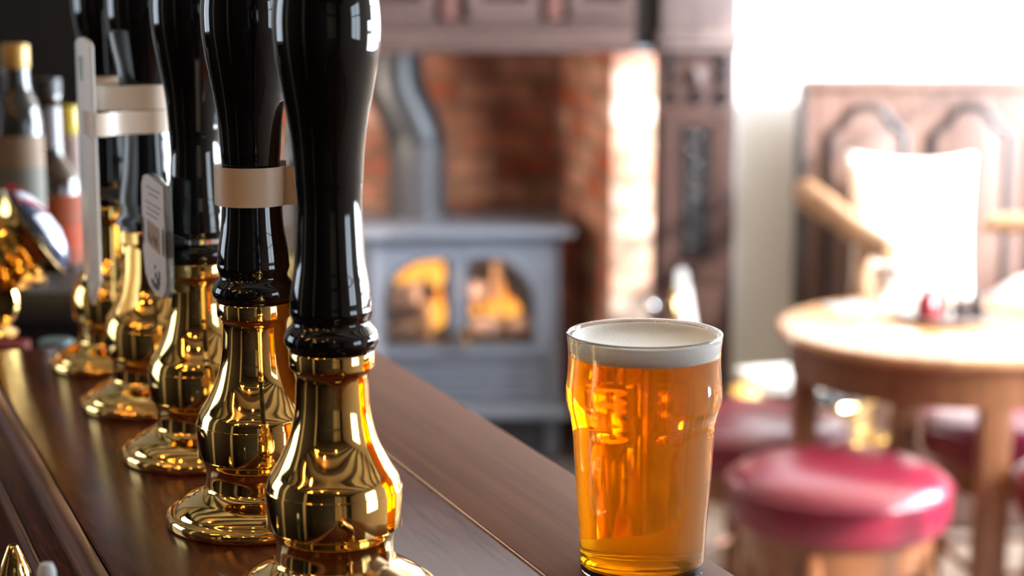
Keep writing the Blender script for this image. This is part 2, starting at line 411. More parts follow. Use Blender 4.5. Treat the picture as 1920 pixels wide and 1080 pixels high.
# ------------------------------------------------------------------ room shell
def wall_with_holes(mb, a0, a1, z1, holes, axis, pos, th):
    """wall along an axis from a0 to a1, with openings (h0, h1, z0, z1)"""
    def seg(u0, u1, w0, w1):
        if u1 - u0 < 1e-4 or w1 - w0 < 1e-4: return
        c = ((u0 + u1) / 2, pos, (w0 + w1) / 2); s = (u1 - u0, th, w1 - w0)
        if axis == 'y': c = (pos, c[0], c[2]); s = (th, s[0], s[2])
        mb.box(c, s)
    cur = a0
    for h0, h1, w0, w1 in sorted(holes):
        seg(cur, h0, 0, z1); seg(h0, h1, 0, w0); seg(h0, h1, w1, z1); cur = h1
    seg(cur, a1, 0, z1)
    return mb
struct('floor', MB().box((0, 1.2, -0.05), (5.2, 8.6, 0.1)), M['floor'], label='dark brown boarded pub floor')
struct('floor_servery', MB().box((-1.25, -0.1, 0.006), (2.3, 5.3, 0.012)), mat('servery_rubber_mat', (0.02, 0.017, 0.016), 0.8), label='dark rubber floor matting behind the bar')
struct('ceiling', MB().box((0, 1.2, ZC + 0.05), (5.2, 8.6, 0.1)), M['cream'], label='cream plaster ceiling')
mb = MB()
struct('wall_right', wall_with_holes(MB(), YF, YB, ZC, WIN_R, 'y', XR + 0.06, 0.12), M['plaster'], label='white plaster wall with windows')
struct('wall_front', wall_with_holes(MB(), XL, XR, ZC, [], 'x', YF - 0.06, 0.12), M['dark_panel'], label='dark wall with posts behind the bar')
struct('trim_30', MB().box((1.05, YF + 0.015, 1.62), (1.3, 0.03, 1.44)), M['tan_wall'], label='tan plaster panel of the wall behind the bar')
for k, (xx, ww) in enumerate(((0.62, 0.06), (1.22, 0.10))):
    struct('trim_%d' % (k + 31), MB().box((xx, YF + 0.04, 1.62), (ww, 0.05, 1.44)), M['beam'], label='dark post on the tan wall panel')
struct('trim_40', MB().box((0, YF + 0.025, 0.45), (4.7, 0.05, 0.9)), M['beam'], label='dark wall dado')
struct('trim_41', MB().box((0, YF + 0.04, 1.75), (4.7, 0.08, 0.10)), M['beam'], label='dark wall rail')
struct('wall_left', wall_with_holes(MB(), YF, YB, ZC, WIN_L, 'y', XL - 0.06, 0.12), M['dark_panel'], label='cream plaster wall behind the servery')
# white wall right of the fireplace, and above / left of it
mb = MB()
mb.box(((0.375 + XR) / 2, YB + 0.06, ZC / 2), (XR - 0.375, 0.12, ZC))
mb.box(((XL - 1.0) / 2, YB + 0.06, ZC / 2), (-1.0 - XL, 0.12, ZC))
mb.box(((0.375 - 1.0) / 2, YB + 0.06, (1.35 + ZC) / 2), (1.375, 0.12, ZC - 1.35))
struct('wall_back', mb, M['plaster'], label='sunlit white plaster wall beside the fireplace')
i = 0
for wy0, wy1, wz0, wz1 in WIN_R:
    i += 1
    f = MB(); t = 0.05
    x = XR + 0.05; cy = (wy0 + wy1) / 2; cz = (wz0 + wz1) / 2
    f.box((x, cy, wz0 + t / 2), (0.07, wy1 - wy0, t)); f.box((x, cy, wz1 - t / 2), (0.07, wy1 - wy0, t))
    f.box((x, wy0 + t / 2, cz), (0.07, t, wz1 - wz0)); f.box((x, wy1 - t / 2, cz), (0.07, t, wz1 - wz0))
    f.box((x, cy, cz), (0.045, 0.035, wz1 - wz0)); f.box((x, cy, wz0 + (wz1 - wz0) * 0.62), (0.045, wy1 - wy0, 0.03))
    struct('window_%d' % i, f, M['white_plastic'], label='white painted window frame')
for wy0, wy1, wz0, wz1 in WIN_L:
    i += 1
    f = MB(); t = 0.05; x = XL - 0.05; cy = (wy0 + wy1) / 2; cz = (wz0 + wz1) / 2
    f.box((x, cy, wz0 + t / 2), (0.07, wy1 - wy0, t)); f.box((x, cy, wz1 - t / 2), (0.07, wy1 - wy0, t))
    f.box((x, wy0 + t / 2, cz), (0.07, t, wz1 - wz0)); f.box((x, wy1 - t / 2, cz), (0.07, t, wz1 - wz0)); f.box((x, cy, cz), (0.045, 0.035, wz1 - wz0))
    struct('window_%d' % i, f, M['white_plastic'], label='white painted servery window frame')
for k, (yy, ww) in enumerate(((0.85, 0.20), (-1.4, 0.34))):
    struct('trim_%d' % (50 + k), MB().box((XL + 0.02, yy, ZC / 2), (0.04, ww, ZC)), M['tan_wall'], label='tan wall post')
for k in range(12):      # ceiling beams reflected in the brass
    struct('trim_%d' % (k + 1), MB().box((0, -2.4 + k * 0.42, ZC - 0.05), (4.78, 0.11, 0.1)), M['beam'], label='dark ceiling beam')
# fireplace brickwork
struct('wall_hearth_back', MB().box((0.6, 0.05, 0.7), (1.2, 0.1, 1.4)), brick_mat('brick_back'), (-1.05, 5.80, 0), 0, 'red brick back wall of the fireplace recess')
ang = math.atan2(5.80 - 5.03, 0.128 - 0.265)
struct('wall_hearth_right', MB().box((0.40, -0.05, 0.575), (0.80, 0.1, 1.15)), brick_mat('brick_reveal'), (0.265, 5.035, 0), ang, 'shaded brick side of the fireplace recess')
struct('wall_pier', MB().box((0.0545, 0.065, 0.577), (0.109, 0.13, 1.154), bev=0.004), brick_mat('brick_pier_sunlit', (0.62, 0.30, 0.20), (0.85, 0.70, 0.60)), (0.262, 5.022, 0), 0, 'sunlit brick edge of the fireplace opening')  # paler brick colours put the sun's bleaching into the pier
struct('wall_hearth_left', MB().box((-1.05, 5.45, 0.7), (0.1, 0.6, 1.4)), M['firebox'], label='left side of the fireplace recess')
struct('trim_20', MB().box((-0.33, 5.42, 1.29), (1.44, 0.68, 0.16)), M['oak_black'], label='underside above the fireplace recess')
tag(MB().box((-0.30, 5.22, 0.02), (1.44, 1.1, 0.04), bev=0.006).build('hearth_slab', M['slate']), 'dark slate hearth slab under the wood stove', 'hearth', None, 'structure')
# dark servery wall at far left
struct('wall_servery', MB().box((-0.68, 2.75, 1.175), (0.44, 0.08, 2.35)), M['dark_panel'], label='dark panelled wall behind the bottles')
struct('wall_servery_light_block', MB().box((-0.82, 2.30, 1.66), (0.03, 0.78, 1.18)), M['dark_panel'], label='unseen dark panel added to shade the bottles')  # unseen panel, added to keep the left window's light off the bottles
struct('wall_servery_side', MB().box((-1.65, 2.75, 1.175), (1.49, 0.08, 2.35)), M['tan_wall'], label='cream wall left of the bottles')

# ------------------------------------------------------------------ bar counter (local x = towards the customers, local y = along the bar)
BAR = (-0.0948, 0.989); AZ = R(21.378)
bar = thing('bar_counter', 'dark polished mahogany bar counter with a lighter outer plank', 'bar counter', (BAR[0], BAR[1], 0), AZ)
ZT, ZP = 1.0604, 1.061
PZ = 1.057
y0, y1 = -1.4, 0.742
mb = MB(); mb.box(((0.1185 - 0.106) / 2, (y0 + y1) / 2, ZT - 0.02), (0.2245, y1 - y0, 0.04), bev=0.002)
mb.box((-0.36, 0.689, ZT - 0.02), (0.50, 0.106, 0.04), bev=0.002)
mb.build('counter_top', M['bar'], bar)
MB().box(((0.1198 + 0.217) / 2, (y0 + y1) / 2, ZP - 0.02), (0.0972, y1 - y0, 0.04), bev=0.0008).build('outer_plank', M['plank'], bar)
MB().box((0.1191, (y0 + y1) / 2, ZP - 0.0103), (0.0009, y1 - y0, 0.02)).build('inlay_strip', M['inlay'], bar)
# inner moulding: a half-round bead, a flat board, a second lower bead
def strip(prof, ya, yb):
    m = MB(); t = bmesh.new()
    a = [t.verts.new((x, ya, z)) for x, z in prof]; b = [t.verts.new((x, yb, z)) for x, z in prof]
    n = len(prof)
    for k in range(n):
        j = (k + 1) % n
        t.faces.new((a[k], a[j], b[j], b[k]))
    t.faces.new(a[::-1]); t.faces.new(b)
    bmesh.ops.recalc_face_normals(t, faces=t.faces)
    m._add(t, Matrix.Identity(4)); return m
bead = [(-0.1065 - 0.0075 * (1 - math.cos(a)), ZT - 0.002 + 0.0055 * math.sin(a)) for a in [PI * k / 8 for k in range(9)]] + [(-0.1215, ZT - 0.03), (-0.1065, ZT - 0.03)]
strip(bead, y0, 0.636).build('edge_bead', M['bead'], bar)
strip([(-0.1215, ZT - 0.004), (-0.136, ZT - 0.006), (-0.136, ZT - 0.05), (-0.1215, ZT - 0.05)], y0, 0.636).build('edge_board', M['bar'], bar)
bead2 = [(-0.136 - 0.0035 * (1 - math.cos(a)), ZT - 0.008 + 0.0035 * math.sin(a)) for a in [PI * k / 8 for k in range(9)]] + [(-0.143, ZT - 0.05), (-0.136, ZT - 0.05)]
strip(bead2, y0, 0.636).build('lower_bead', M['bead'], bar)
MB().box((0.06, (y0 + y1) / 2, 0.508), (0.24, y1 - y0 - 0.06, 1.016)).build('bar_front', M['dark_panel'], bar)
MB().box((-0.20, (y0 + 0.62) / 2, 0.46), (0.30, 0.62 - y0, 0.92)).build('work_shelf', M['dark_panel'], bar)

# ------------------------------------------------------------------ beer pumps
PUMPS = [(-0.0948, 0.989), (-0.1550, 1.136), (-0.2132, 1.291), (-0.2748, 1.443), (-0.3334, 1.592)]
B = 0.004   # photographed heights start 4 mm above the board the pumps are screwed to
PL = ['nearest tall black handled brass beer pump, at the front of the row',
      'second nearest brass beer pump, with a cream band round its black handle',
      'middle brass beer pump of five, with a grey badge clamped below its handle',
      'second farthest brass beer pump, with two cream bands round its handle',
      'farthest brass beer pump, at the back of the row behind the white clip']
pump = thing('beer_pump', PL[0], 'beer pump', (PUMPS[0][0], PUMPS[0][1], PZ), 0, 'brass beer pumps along the bar')
fl = [(0.0, 0.0034), (0.0550, 0.0034), (0.0562, 0.0040), (0.0566, 0.0055), (0.0563, 0.0082), (0.0553, 0.0102), (0.0538, 0.0112), (0.0524, 0.0111), (0.0516, 0.0109), (0.0509, 0.0118), (0.0498, 0.0136), (0.0468, 0.0168), (0.0430, 0.0192), (0.0390, 0.0212), (0.0355, 0.0233), (0.0334, 0.0252), (0.0326, 0.0266), (0.0, 0.0266)]
MB().lathe(smoothed(fl[1:-1], 3), n=96).build('base_flange', M['brass'], pump, 30)
pd = [(0.0318, 0.0262), (0.0317, 0.0275), (0.0313, 0.0330), (0.0314, 0.0360), (0.0319, 0.0390), (0.0329, 0.0415), (0.0342, 0.0442), (0.0345, 0.0456)]
MB().lathe(smoothed(pd, 3), n=96).build('pedestal', M['brass'], pump, 30)
MB().lathe([(0.0345, 0.0448), (0.0357, 0.0450), (0.0361, 0.0455), (0.0366, 0.0655), (0.0363, 0.0661), (0.0355, 0.0664)], n=96).build('drum_ring', M['brass'], pump, 30)
sl = [(0.0362, 0.0660), (0.0358, 0.0675), (0.0343, 0.0723), (0.0303, 0.0787), (0.0267, 0.0854), (0.0238, 0.0918), (0.0219, 0.0982), (0.0206, 0.1046), (0.0198, 0.1109), (0.0194, 0.1176), (0.0192, 0.1239), (0.0196, 0.1270), (0.0206, 0.1292), (0.0218, 0.1306)]
MB().lathe(smoothed(sl, 3), n=96).build('sleeve', M['brass'], pump, 30)
MB().lathe([(0.0205, 0.1304), (0.0220, 0.1306), (0.0224, 0.1312), (0.0226, 0.1390), (0.0223, 0.1396), (0.0205, 0.1398)], n=96).build('collar', M['brass'], pump, 30)
hd = [(0.0205, 0.1397), (0.0224, 0.1400), (0.0231, 0.1415), (0.0246, 0.1437), (0.0250, 0.1462), (0.0243, 0.1492), (0.0227, 0.1516), (0.0212, 0.1534), (0.0204, 0.1550), (0.0204, 0.1566), (0.0212, 0.1588), (0.0217, 0.1604), (0.0218, 0.1616)]
hd = smoothed(hd, 3) + smoothed([(0.0215, 0.1628), (0.0212, 0.1680), (0.0203, 0.1752), (0.0187, 0.1851), (0.0177, 0.2000), (0.0170, 0.2148), (0.0173, 0.2245), (0.0177, 0.2287), (0.0181, 0.2356), (0.0191, 0.2489), (0.0210, 0.2618), (0.0238, 0.2763), (0.0258, 0.2875), (0.0273, 0.2985), (0.0277, 0.3070), (0.0276, 0.3140), (0.0268, 0.3220), (0.0250, 0.3320), (0.0218, 0.3420), (0.0170, 0.3505), (0.0120, 0.3550), (0.0090, 0.3590)], 4)
hd = hd + [(0.0120, 0.3610), (0.0145, 0.3650), (0.0150, 0.3700), (0.0135, 0.3750), (0.0090, 0.3785), (0.0, 0.3795)]
MB().lathe(hd, n=96).build('handle', M['black_gloss'], pump, 40)
for k in range(1, 5):
    dup(pump, (PUMPS[k][0], PUMPS[k][1], PZ), PL[k], R(11 * k))

# pump clips.  local x = across the bar (towards customers), local y = along the bar, origin at the pump axis on the counter
def clip_thing(name, label, cat, k, group=None):
    return thing(name, label, cat, (PUMPS[k][0], PUMPS[k][1], PZ), AZ, group)
def ribbon(path, z0, z1, th=0.0010, closed=False):
    """upright band following a plan path"""
    m = MB(); t = bmesh.new(); n = len(path); rows = []
    for i, p in enumerate(path):
        p = Vector(p)
        a = Vector(path[(i + 1) % n] if closed else path[min(i + 1, n - 1)]); b = Vector(path[i - 1] if (closed or i > 0) else path[0])
        d = (a - b).normalized(); nn = Vector((-d.y, d.x)) * th / 2
        rows.append([t.verts.new((p.x + nn.x, p.y + nn.y, z0)), t.verts.new((p.x + nn.x, p.y + nn.y, z1)), t.verts.new((p.x - nn.x, p.y - nn.y, z1)), t.verts.new((p.x - nn.x, p.y - nn.y, z0))])
    prs = list(zip(rows, rows[1:]))
    if closed: prs.append((rows[-1], rows[0]))
    for a, b in prs:
        for q in range(4):
            s = (q + 1) % 4
            t.faces.new((a[q], a[s], b[s], b[q]))
    if not closed: t.faces.new(rows[0][::-1]); t.faces.new(rows[-1])
    bmesh.ops.recalc_face_normals(t, faces=t.faces)
    m._add(t, Matrix.Identity(4)); return m
def arc(r, a0, a1, n=24, cx=0, cy=0):
    return [(cx + r * math.cos(R(a0 + (a1 - a0) * i / n)), cy + r * math.sin(R(a0 + (a1 - a0) * i / n))) for i in range(n + 1)]
GC = 'pump clips on the beer pump handles'
YZ = Matrix.Rotation(R(90), 4, 'Z')       # prism (x, z) outline -> plate in the local y, z plane, thickness along -x

# clip on the second pump: tan backed board on the customers' side, cream band round the handle
cl = clip_thing('pump_clip', 'tan backed pump clip board tucked between the two nearest pump handles', 'pump clip', 1, GC)
out = []
for i in range(28):
    a = 2 * PI * i / 28
    out.append((0.032 * math.copysign(abs(math.cos(a)) ** 0.8, math.cos(a)), 0.160 + 0.098 * math.copysign(abs(math.sin(a)) ** 0.75, math.sin(a))))
MB().prism(out, -0.0270, -0.0295, YZ, 0.0006).build('board', M['board_back'], cl)
ribbon([(0.0265, 0.020)] + arc(0.0215, 62, 322, 40) + [(0.0265, -0.016)], 0.1985, 0.2215).build('clip_band', M['tan'], cl)

# clip on the fourth pump: white shield seen nearly edge on
cl = clip_thing('pump_clip', 'white pointed pump clip seen nearly edge on, in front of the farthest pump', 'pump clip', 3, GC)
sh = [(-0.034, 0.280), (-0.022, 0.2835), (0.0, 0.2850), (0.022, 0.2835), (0.034, 0.280), (0.0345, 0.20), (0.034, 0.108), (0.0, 0.084), (-0.034, 0.108), (-0.0345, 0.20)]
MB().prism(sh, 0.0425, 0.0455, YZ, 0.0007).build('clip_plate', M['white_plastic'], cl)
MB().box((-0.0458, 0.010, 0.262), (0.0006, 0.012, 0.018)).build('printed_mark', M['teal_print'], cl)
ribbon([(-0.0472, -0.004), (-0.0474, -0.020), (-0.0470, -0.033), (-0.0440, -0.0385), (-0.0380, -0.0375), (-0.030, -0.030), (-0.020, -0.0235)] + arc(0.0235, 268, 420, 26), 0.2145, 0.2315).build('clip_band', M['tan'], cl)
ribbon([(-0.0412, -0.016), (-0.035, -0.0215), (-0.024, -0.0225)] + arc(0.0230, 250, 420, 28), 0.2320, 0.2500).build('clip_band', M['tan'], cl)
ribbon([(-0.0412, 0.016), (-0.024, 0.0225)] + arc(0.0230, 110, 70, 12), 0.2320, 0.2500).build('clip_strap', M['tan'], cl)

# band on the fifth pump
cl = clip_thing('pump_clip', 'cream band clipped round the farthest pump handle', 'pump clip', 4, GC)
ribbon(arc(0.0222, 30, 330, 40), 0.2310, 0.2470).build('clip_band', M['tan'], cl)
ribbon([(0.0192, 0.0111), (0.030, 0.012), (0.030, -0.012), (0.0192, -0.0111)], 0.2310, 0.2470).build('clip_tab', M['tan'], cl)

# badge on the third pump
bd = clip_thing('pump_badge', 'grey printed badge plate clamped low on the middle pump', 'pump badge', 2, GC)
ol = [(-0.038, 0.196), (0.016, 0.1985), (0.030, 0.1965), (0.037, 0.190), (0.0385, 0.172), (0.0385, 0.143), (0.033, 0.128), (0.020, 0.121), (0.0, 0.1185), (-0.024, 0.1190), (-0.034, 0.124), (-0.0385, 0.134), (-0.0385, 0.170)]
YZ2 = YZ
MB().prism(ol, 0.0245, 0.0300, YZ2, 0.0008).build('acrylic_plate', M['clear'], bd)
MB().prism([(x * 0.985, 0.158 + (z - 0.158) * 0.985) for x, z in ol], 0.0300, 0.0305, YZ2).build('printed_face', M['badge'], bd)
for sx in (-1, 1):
    MB().prism([(sx * 0.0345 + 0.0034 * math.cos(a), 0.158 + 0.0095 * math.sin(a)) for a in [2 * PI * i / 20 for i in range(20)]], 0.0304, 0.0308, YZ2).build('side_hole', M['ink'], bd)
MB().prism([(-0.022, 0.1655), (0.020, 0.1675), (0.021, 0.1520), (0.006, 0.1500), (-0.023, 0.1485)], 0.0304, 0.0308, YZ2).build('brown_panel', M['brown_print'], bd)
tx = MB()
for (a, b, z) in ((-0.026, 0.018, 0.1895), (-0.02, 0.012, 0.1855), (-0.030, 0.024, 0.1790), (-0.024, 0.020, 0.1750), (-0.018, 0.018, 0.1710)):
    x = a
    while x < b:
        l = random.uniform(0.002, 0.005); tx.prism([(x, z), (x + l, z), (x + l, z + 0.0009), (x, z + 0.0009)], 0.0304, 0.0306, YZ2); x += l + 0.0013
for x, z, s in ((-0.012, 0.1575, 0.006), (-0.003, 0.159, 0.005), (0.005, 0.157, 0.006), (0.013, 0.1585, 0.005)):
    tx.prism([(x - 0.003, z - s), (x, z - s * 0.2), (x + 0.003, z - s), (x + 0.002, z), (x - 0.002, z)], 0.0307, 0.0309, YZ2)
tx.build('lettering', M['ink'], bd)
bl = MB()
for x, z, rx, rz in ((-0.004, 0.1245, 0.0125, 0.0022), (-0.014, 0.1285, 0.006, 0.0030), (-0.018, 0.1335, 0.003, 0.0034), (-0.006, 0.1320, 0.0030, 0.0026), (-0.004, 0.1375, 0.002, 0.0016), (0.006, 0.1265, 0.005, 0.0016)):
    bl.prism([(x + rx * math.cos(a), z + rz * math.sin(a)) for a in [2 * PI * i / 14 for i in range(14)]], 0.0304, 0.0307 + 0.00004 * len(bl.bm.verts) / 28, YZ2)
bl.build('dark_emblem', M['ink'], bd)
MB().tube([(-0.0250, -0.006, 0.155), (-0.0200, -0.012, 0.1555), (-0.012, -0.0205, 0.156)], [0.0085, 0.0065, 0.003], 14).build('bracket', M['black_gloss'], bd)
ribbon(arc(0.0214, 195, 545, 40), 0.1535, 0.1567, 0.0009).build('clamp_ring', M['steel'], bd)

# ------------------------------------------------------------------ pint of ale
GX, GY = 0.0731, 1.0381
pg = MB()
go = [(0.0, 0.0), (0.0335, 0.0), (0.0345, 0.0010), (0.0350, 0.0078), (0.0357, 0.0227), (0.0368, 0.0376), (0.0377, 0.0524), (0.0386, 0.0660), (0.0391, 0.0744), (0.0397, 0.0817), (0.0408, 0.0880), (0.0422, 0.0927), (0.0431, 0.0966), (0.0434, 0.1005), (0.0432, 0.1045), (0.0426, 0.1111), (0.0422, 0.1184), (0.0422, 0.1256), (0.0428, 0.1320), (0.0431, 0.1348)]
gi = [(0.0414, 0.1350), (0.0404, 0.1320), (0.0399, 0.1256), (0.0399, 0.1184), (0.0403, 0.1111), (0.0408, 0.1045), (0.0410, 0.1005), (0.0407, 0.0966), (0.0398, 0.0927), (0.0385, 0.0880), (0.0374, 0.0817), (0.0368, 0.0744), (0.0363, 0.0660), (0.0354, 0.0524), (0.0345, 0.0376), (0.0334, 0.0227), (0.0330, 0.0090), (0.0322, 0.0058), (0.0290, 0.0042), (0.0, 0.0040)]
prof = [(0.0, 0.0), (0.0325, 0.0), (0.0340, 0.0006)] + smoothed(go[2:], 3) + [(0.0428, 0.1354), (0.0422, 0.1357), (0.0417, 0.1354)] + smoothed(gi[:-2], 3) + gi[-2:]
pgt = thing('pint_glass', 'clear bulge-sided pint glass holding amber ale, on the outer bar plank', 'glass', (GX, GY, ZP))
pg.lathe(prof, n=128); pg.build('glass_wall', M['glass'], pgt, 60)
# beer reaches 0.25 mm into the glass wall
beer = thing('beer', 'amber ale with a thin cream head filling the pint glass', 'beer', (GX, GY, ZP + 0.0040))
LV = 0.1235
inner = [p for p in smoothed(gi, 3) if p[1] < LV]
bp_ = [(0.0, gi[-1][1] - 0.0002)] + [(r + 0.00025, z - 0.0001) for r, z in inner[::-1] if r > 0.001] + [(0.0401, LV), (0.0, LV)]
MB().lathe([(r, z - 0.0040) for r, z in bp_], n=128).build('ale', M['beer'], beer, 60)
ft = [(0.0, LV + 0.0001), (0.0396, LV + 0.0001), (0.0398, LV + 0.0005), (0.0401, 0.1290), (0.0405, 0.1328), (0.0400, 0.1337), (0.0388, 0.1334), (0.0362, 0.1314), (0.0320, 0.1300), (0.0, 0.1296)]
MB().lathe([(r, z - 0.0040) for r, z in ft], n=128).build('foam_head', M['foam'], beer, 60)
fm = MB(); pts = []
for i in range(48):
    a = 2 * PI * i / 48; rr = 0.024 + 0.0045 * math.sin(2 * a + 0.6) + 0.002 * math.sin(5 * a)
    pts.append((rr * math.cos(a), rr * math.sin(a)))
fm.prism(pts, -0.1296 + 0.0040, -0.12985 + 0.0040, Matrix.Rotation(R(90), 4, 'X') @ Matrix.Identity(4)).build('bubble_patch', M['foam_mid'], beer, 60)

# ------------------------------------------------------------------ small brass fittings at the frame edge
sp_ = thing('beer_spout', 'round brass spout end poking up in front of the nearest pump', 'spout', (-0.010, 0.850, ZT))
MB().lathe([(0.016, 0.0), (0.016, 0.002), (0.012, 0.004), (0.0, 0.004)], n=40).build('foot', M['spout_metal'], sp_)
MB().tube([(0.0, 0.0, 0.003), (-0.0005, 0.002, 0.012), (-0.006, 0.008, 0.021), (-0.020, 0.016, 0.030), (-0.034, 0.022, 0.0368), (-0.0535, 0.030, 0.0460)], 0.0085, 20).build('pipe', M['spout_metal'], sp_)
MB().lathe([(0.0088, 0.0), (0.0098, 0.0005), (0.0098, 0.006), (0.0088, 0.0066), (0.0, 0.0066)], Matrix.Translation((-0.0530, 0.0298, 0.0457)) @ rotm((-0.0195, 0.008, 0.0092)), 32).build('nozzle_ring', M['spout_metal'], sp_)
# pourer and capped stopper on the lower work shelf
po = thing('spirit_pourer', 'small brass cone pourer at the lower left corner below the bar edge', 'pourer', (-0.270, 1.0, 0.9206))
MB().lathe([(0.011, 0.0), (0.012, 0.002), (0.012, 0.09), (0.009, 0.115), (0.0085, 0.1475)], n=32).build('collar', M['rubber'], po)
MB().lathe([(0.0086, 0.1475), (0.0094, 0.1485), (0.0090, 0.152), (0.0026, 0.166), (0.0, 0.1665)], n=32).build('cone', M['brass'], po)
st = thing('bottle_stopper', 'pale blue topped black stopper at the bottom left frame edge', 'stopper', (-0.222, 0.88, 0.9206))
MB().lathe([(0.011, 0.0), (0.012, 0.002), (0.012, 0.10), (0.007, 0.13), (0.0065, 0.172), (0.0095, 0.175), (0.0095, 0.183), (0.0, 0.184)], n=32).build('stopper_body', M['rubber'], st)
MB().lathe([(0.0036, 0.1835), (0.0045, 0.186), (0.0043, 0.191), (0.003, 0.1945), (0.0, 0.195)], n=32).build('stopper_tip', M['white_cap'], st)

# ------------------------------------------------------------------ back counter, bottles, lager font
bc = thing('back_counter', 'dark back counter carrying the bottles behind the pumps', 'counter', (-0.98, 2.28, 0))
MB().box((0, 0, 1.055), (1.16, 0.78, 0.03), bev=0.004).build('counter_slab', M['rubber'], bc)
MB().box((0, 0.03, 0.52), (1.12, 0.70, 1.04)).build('cupboard', M['dark_panel'], bc)
ZB = 1.0705
b1 = thing('bottle', 'slim gold capped bottle with a pale label and slanting orange stripe', 'bottle', (-0.507, 1.97, ZB), 0, 'bottles behind the bar')
MB().lathe(smoothed([(0.0232, 0.0), (0.0248, 0.003), (0.0248, 0.09), (0.0248, 0.150), (0.0238, 0.166), (0.0205, 0.182), (0.0150, 0.194), (0.0132, 0.206), (0.0130, 0.224)], 2), n=40).build('bottle_body', M['bottle_clear'], b1)
MB().lathe([(0.0253, 0.022), (0.0253, 0.150)], n=40).build('bottle_label', M['pale_label'], b1)
MB().lathe([(0.0137, 0.218), (0.0142, 0.220), (0.0142, 0.240), (0.0130, 0.2425), (0.0, 0.2425)], n=32).build('cap', M['gold_cap'], b1)
MB().lathe([(0.010, 0), (0.009, 0.0005), (0.0, 0.0005)], Matrix.Translation((-0.002, -0.0254, 0.092)) @ rotm((0, -1, 0)), 20).build('red_spot', M['red_print'], b1)
b2 = thing('bottle', 'brown bottle with a clear neck and a big orange square label', 'bottle', (-0.497, 2.06, ZB), 0, 'bottles behind the bar')
MB().lathe(smoothed([(0.030, 0.0), (0.0325, 0.003), (0.0325, 0.06), (0.0320, 0.082), (0.0290, 0.098), (0.0190, 0.112), (0.0140, 0.122), (0.0128, 0.140), (0.0122, 0.176), (0.0140, 0.180), (0.0140, 0.186)], 2), n=48).build('bottle_body', M['bottle_brown'], b2)
MB().lathe([(0.0331, 0.004), (0.0331, 0.079)], n=48).build('bottle_label', M['orange_label'], b2)
MB().lathe([(0.0142, 0.185), (0.0142, 0.202), (0.0, 0.203)], n=32).build('cap', M['rubber'], b2)
MB().lathe([(0.0136, 0.128), (0.0129, 0.172)], n=32).build('neck_foil', mat('grey_neck_foil', (0.16, 0.15, 0.16), 0.3), b2)
b3 = thing('bottle', 'small yellow capped bottle with a pale body beside the farthest pump', 'bottle', (-0.527, 2.28, ZB), 0, 'bottles behind the bar')
MB().lathe(smoothed([(0.019, 0.0), (0.021, 0.003), (0.021, 0.105), (0.017, 0.120), (0.0105, 0.128)], 2), n=32).build('bottle_body', mat('pinkish_label', (0.28, 0.19, 0.16), 0.5), b3)
MB().lathe([(0.0142, 0.124), (0.0148, 0.126), (0.0148, 0.153), (0.0135, 0.1555), (0.0, 0.1555)], n=32).build('cap', M['yellow_cap'], b3)
b4 = thing('bottle', 'short dark green bottle behind the slim bottle with the pale label', 'bottle', (-0.578, 2.14, ZB), 0, 'bottles behind the bar')
MB().lathe(smoothed([(0.032, 0.0), (0.034, 0.003), (0.034, 0.085), (0.030, 0.103), (0.014, 0.118), (0.012, 0.135)], 2), n=40).build('bottle_body', M['bottle_green'], b4)
MB().lathe([(0.0135, 0.130), (0.0135, 0.142), (0.0, 0.1425)], n=24).build('cap', M['rubber'], b4)
cb_ = thing('carton', 'dark red carton on the low shelf behind the farthest pump', 'carton', (-0.50, 1.80, 0.999))
MB().box((0, 0, 0.019), (0.07, 0.04, 0.038), bev=0.002).build('carton_box', M['red_card'], cb_)
tt = tag(MB().lathe([(0.016, 0), (0.0165, 0.001), (0.0165, 0.039), (0.015, 0.041), (0.0, 0.041)], n=32).build('tin', M['teal_tin']), 'small teal tin beside the red carton on the low shelf', 'tin')
tt.location = (-0.436, 1.80, 0.999)
ls = thing('low_shelf', 'dark low shelf in front of the back counter', 'shelf', (-0.72, 1.81, 0))
MB().box((0, 0, 0.985), (0.70, 0.09, 0.028)).build('shelf_board', M['dark_panel'], ls)
MB().box((0, 0.02, 0.485), (0.66, 0.04, 0.97)).build('shelf_support', M['dark_panel'], ls)
# lager font
ft_ = thing('lager_font', 'ribbed brass lager font with a tilted oval lens badge', 'beer font', (-0.402, 1.70, ZT))
n_ = Vector((0.80, 0.22, 0.56)).normalized()
cc = Vector((-0.025, 0.0, 0.098))          # centre of the cone's mouth
X = Matrix.Translation(cc) @ rotm(n_)
MB().lathe([(0.026, 0.0), (0.026, 0.003), (0.020, 0.006), (0.013, 0.012), (0.012, 0.05), (0.0, 0.05)], Matrix.Translation((-0.075, 0.02, 0)), 40).build('column', M['brass'], ft_)
rib = [(0.0, -0.100), (0.024, -0.098), (0.026, -0.090)]
for k in range(5):
    z = -0.086 + k * 0.015; r = 0.026 + k * 0.0035
    rib += [(r, z), (r + 0.0045, z + 0.003), (r + 0.0045, z + 0.008), (r, z + 0.011)]
rib += [(0.0415, -0.008), (0.0465, -0.004), (0.0475, 0.0), (0.0440, 0.0015), (0.0, 0.0015)]
MB().lathe(rib, X, 56).build('ribbed_head', M['brass'], ft_, 50)
MB().lathe([(0.0430, 0.0012), (0.0430, 0.004), (0.0395, 0.0105), (0.030, 0.0160), (0.016, 0.0192), (0.0, 0.0200)], X, 56).build('lens_badge', M['navy_print'], ft_, 60)
bn = MB()
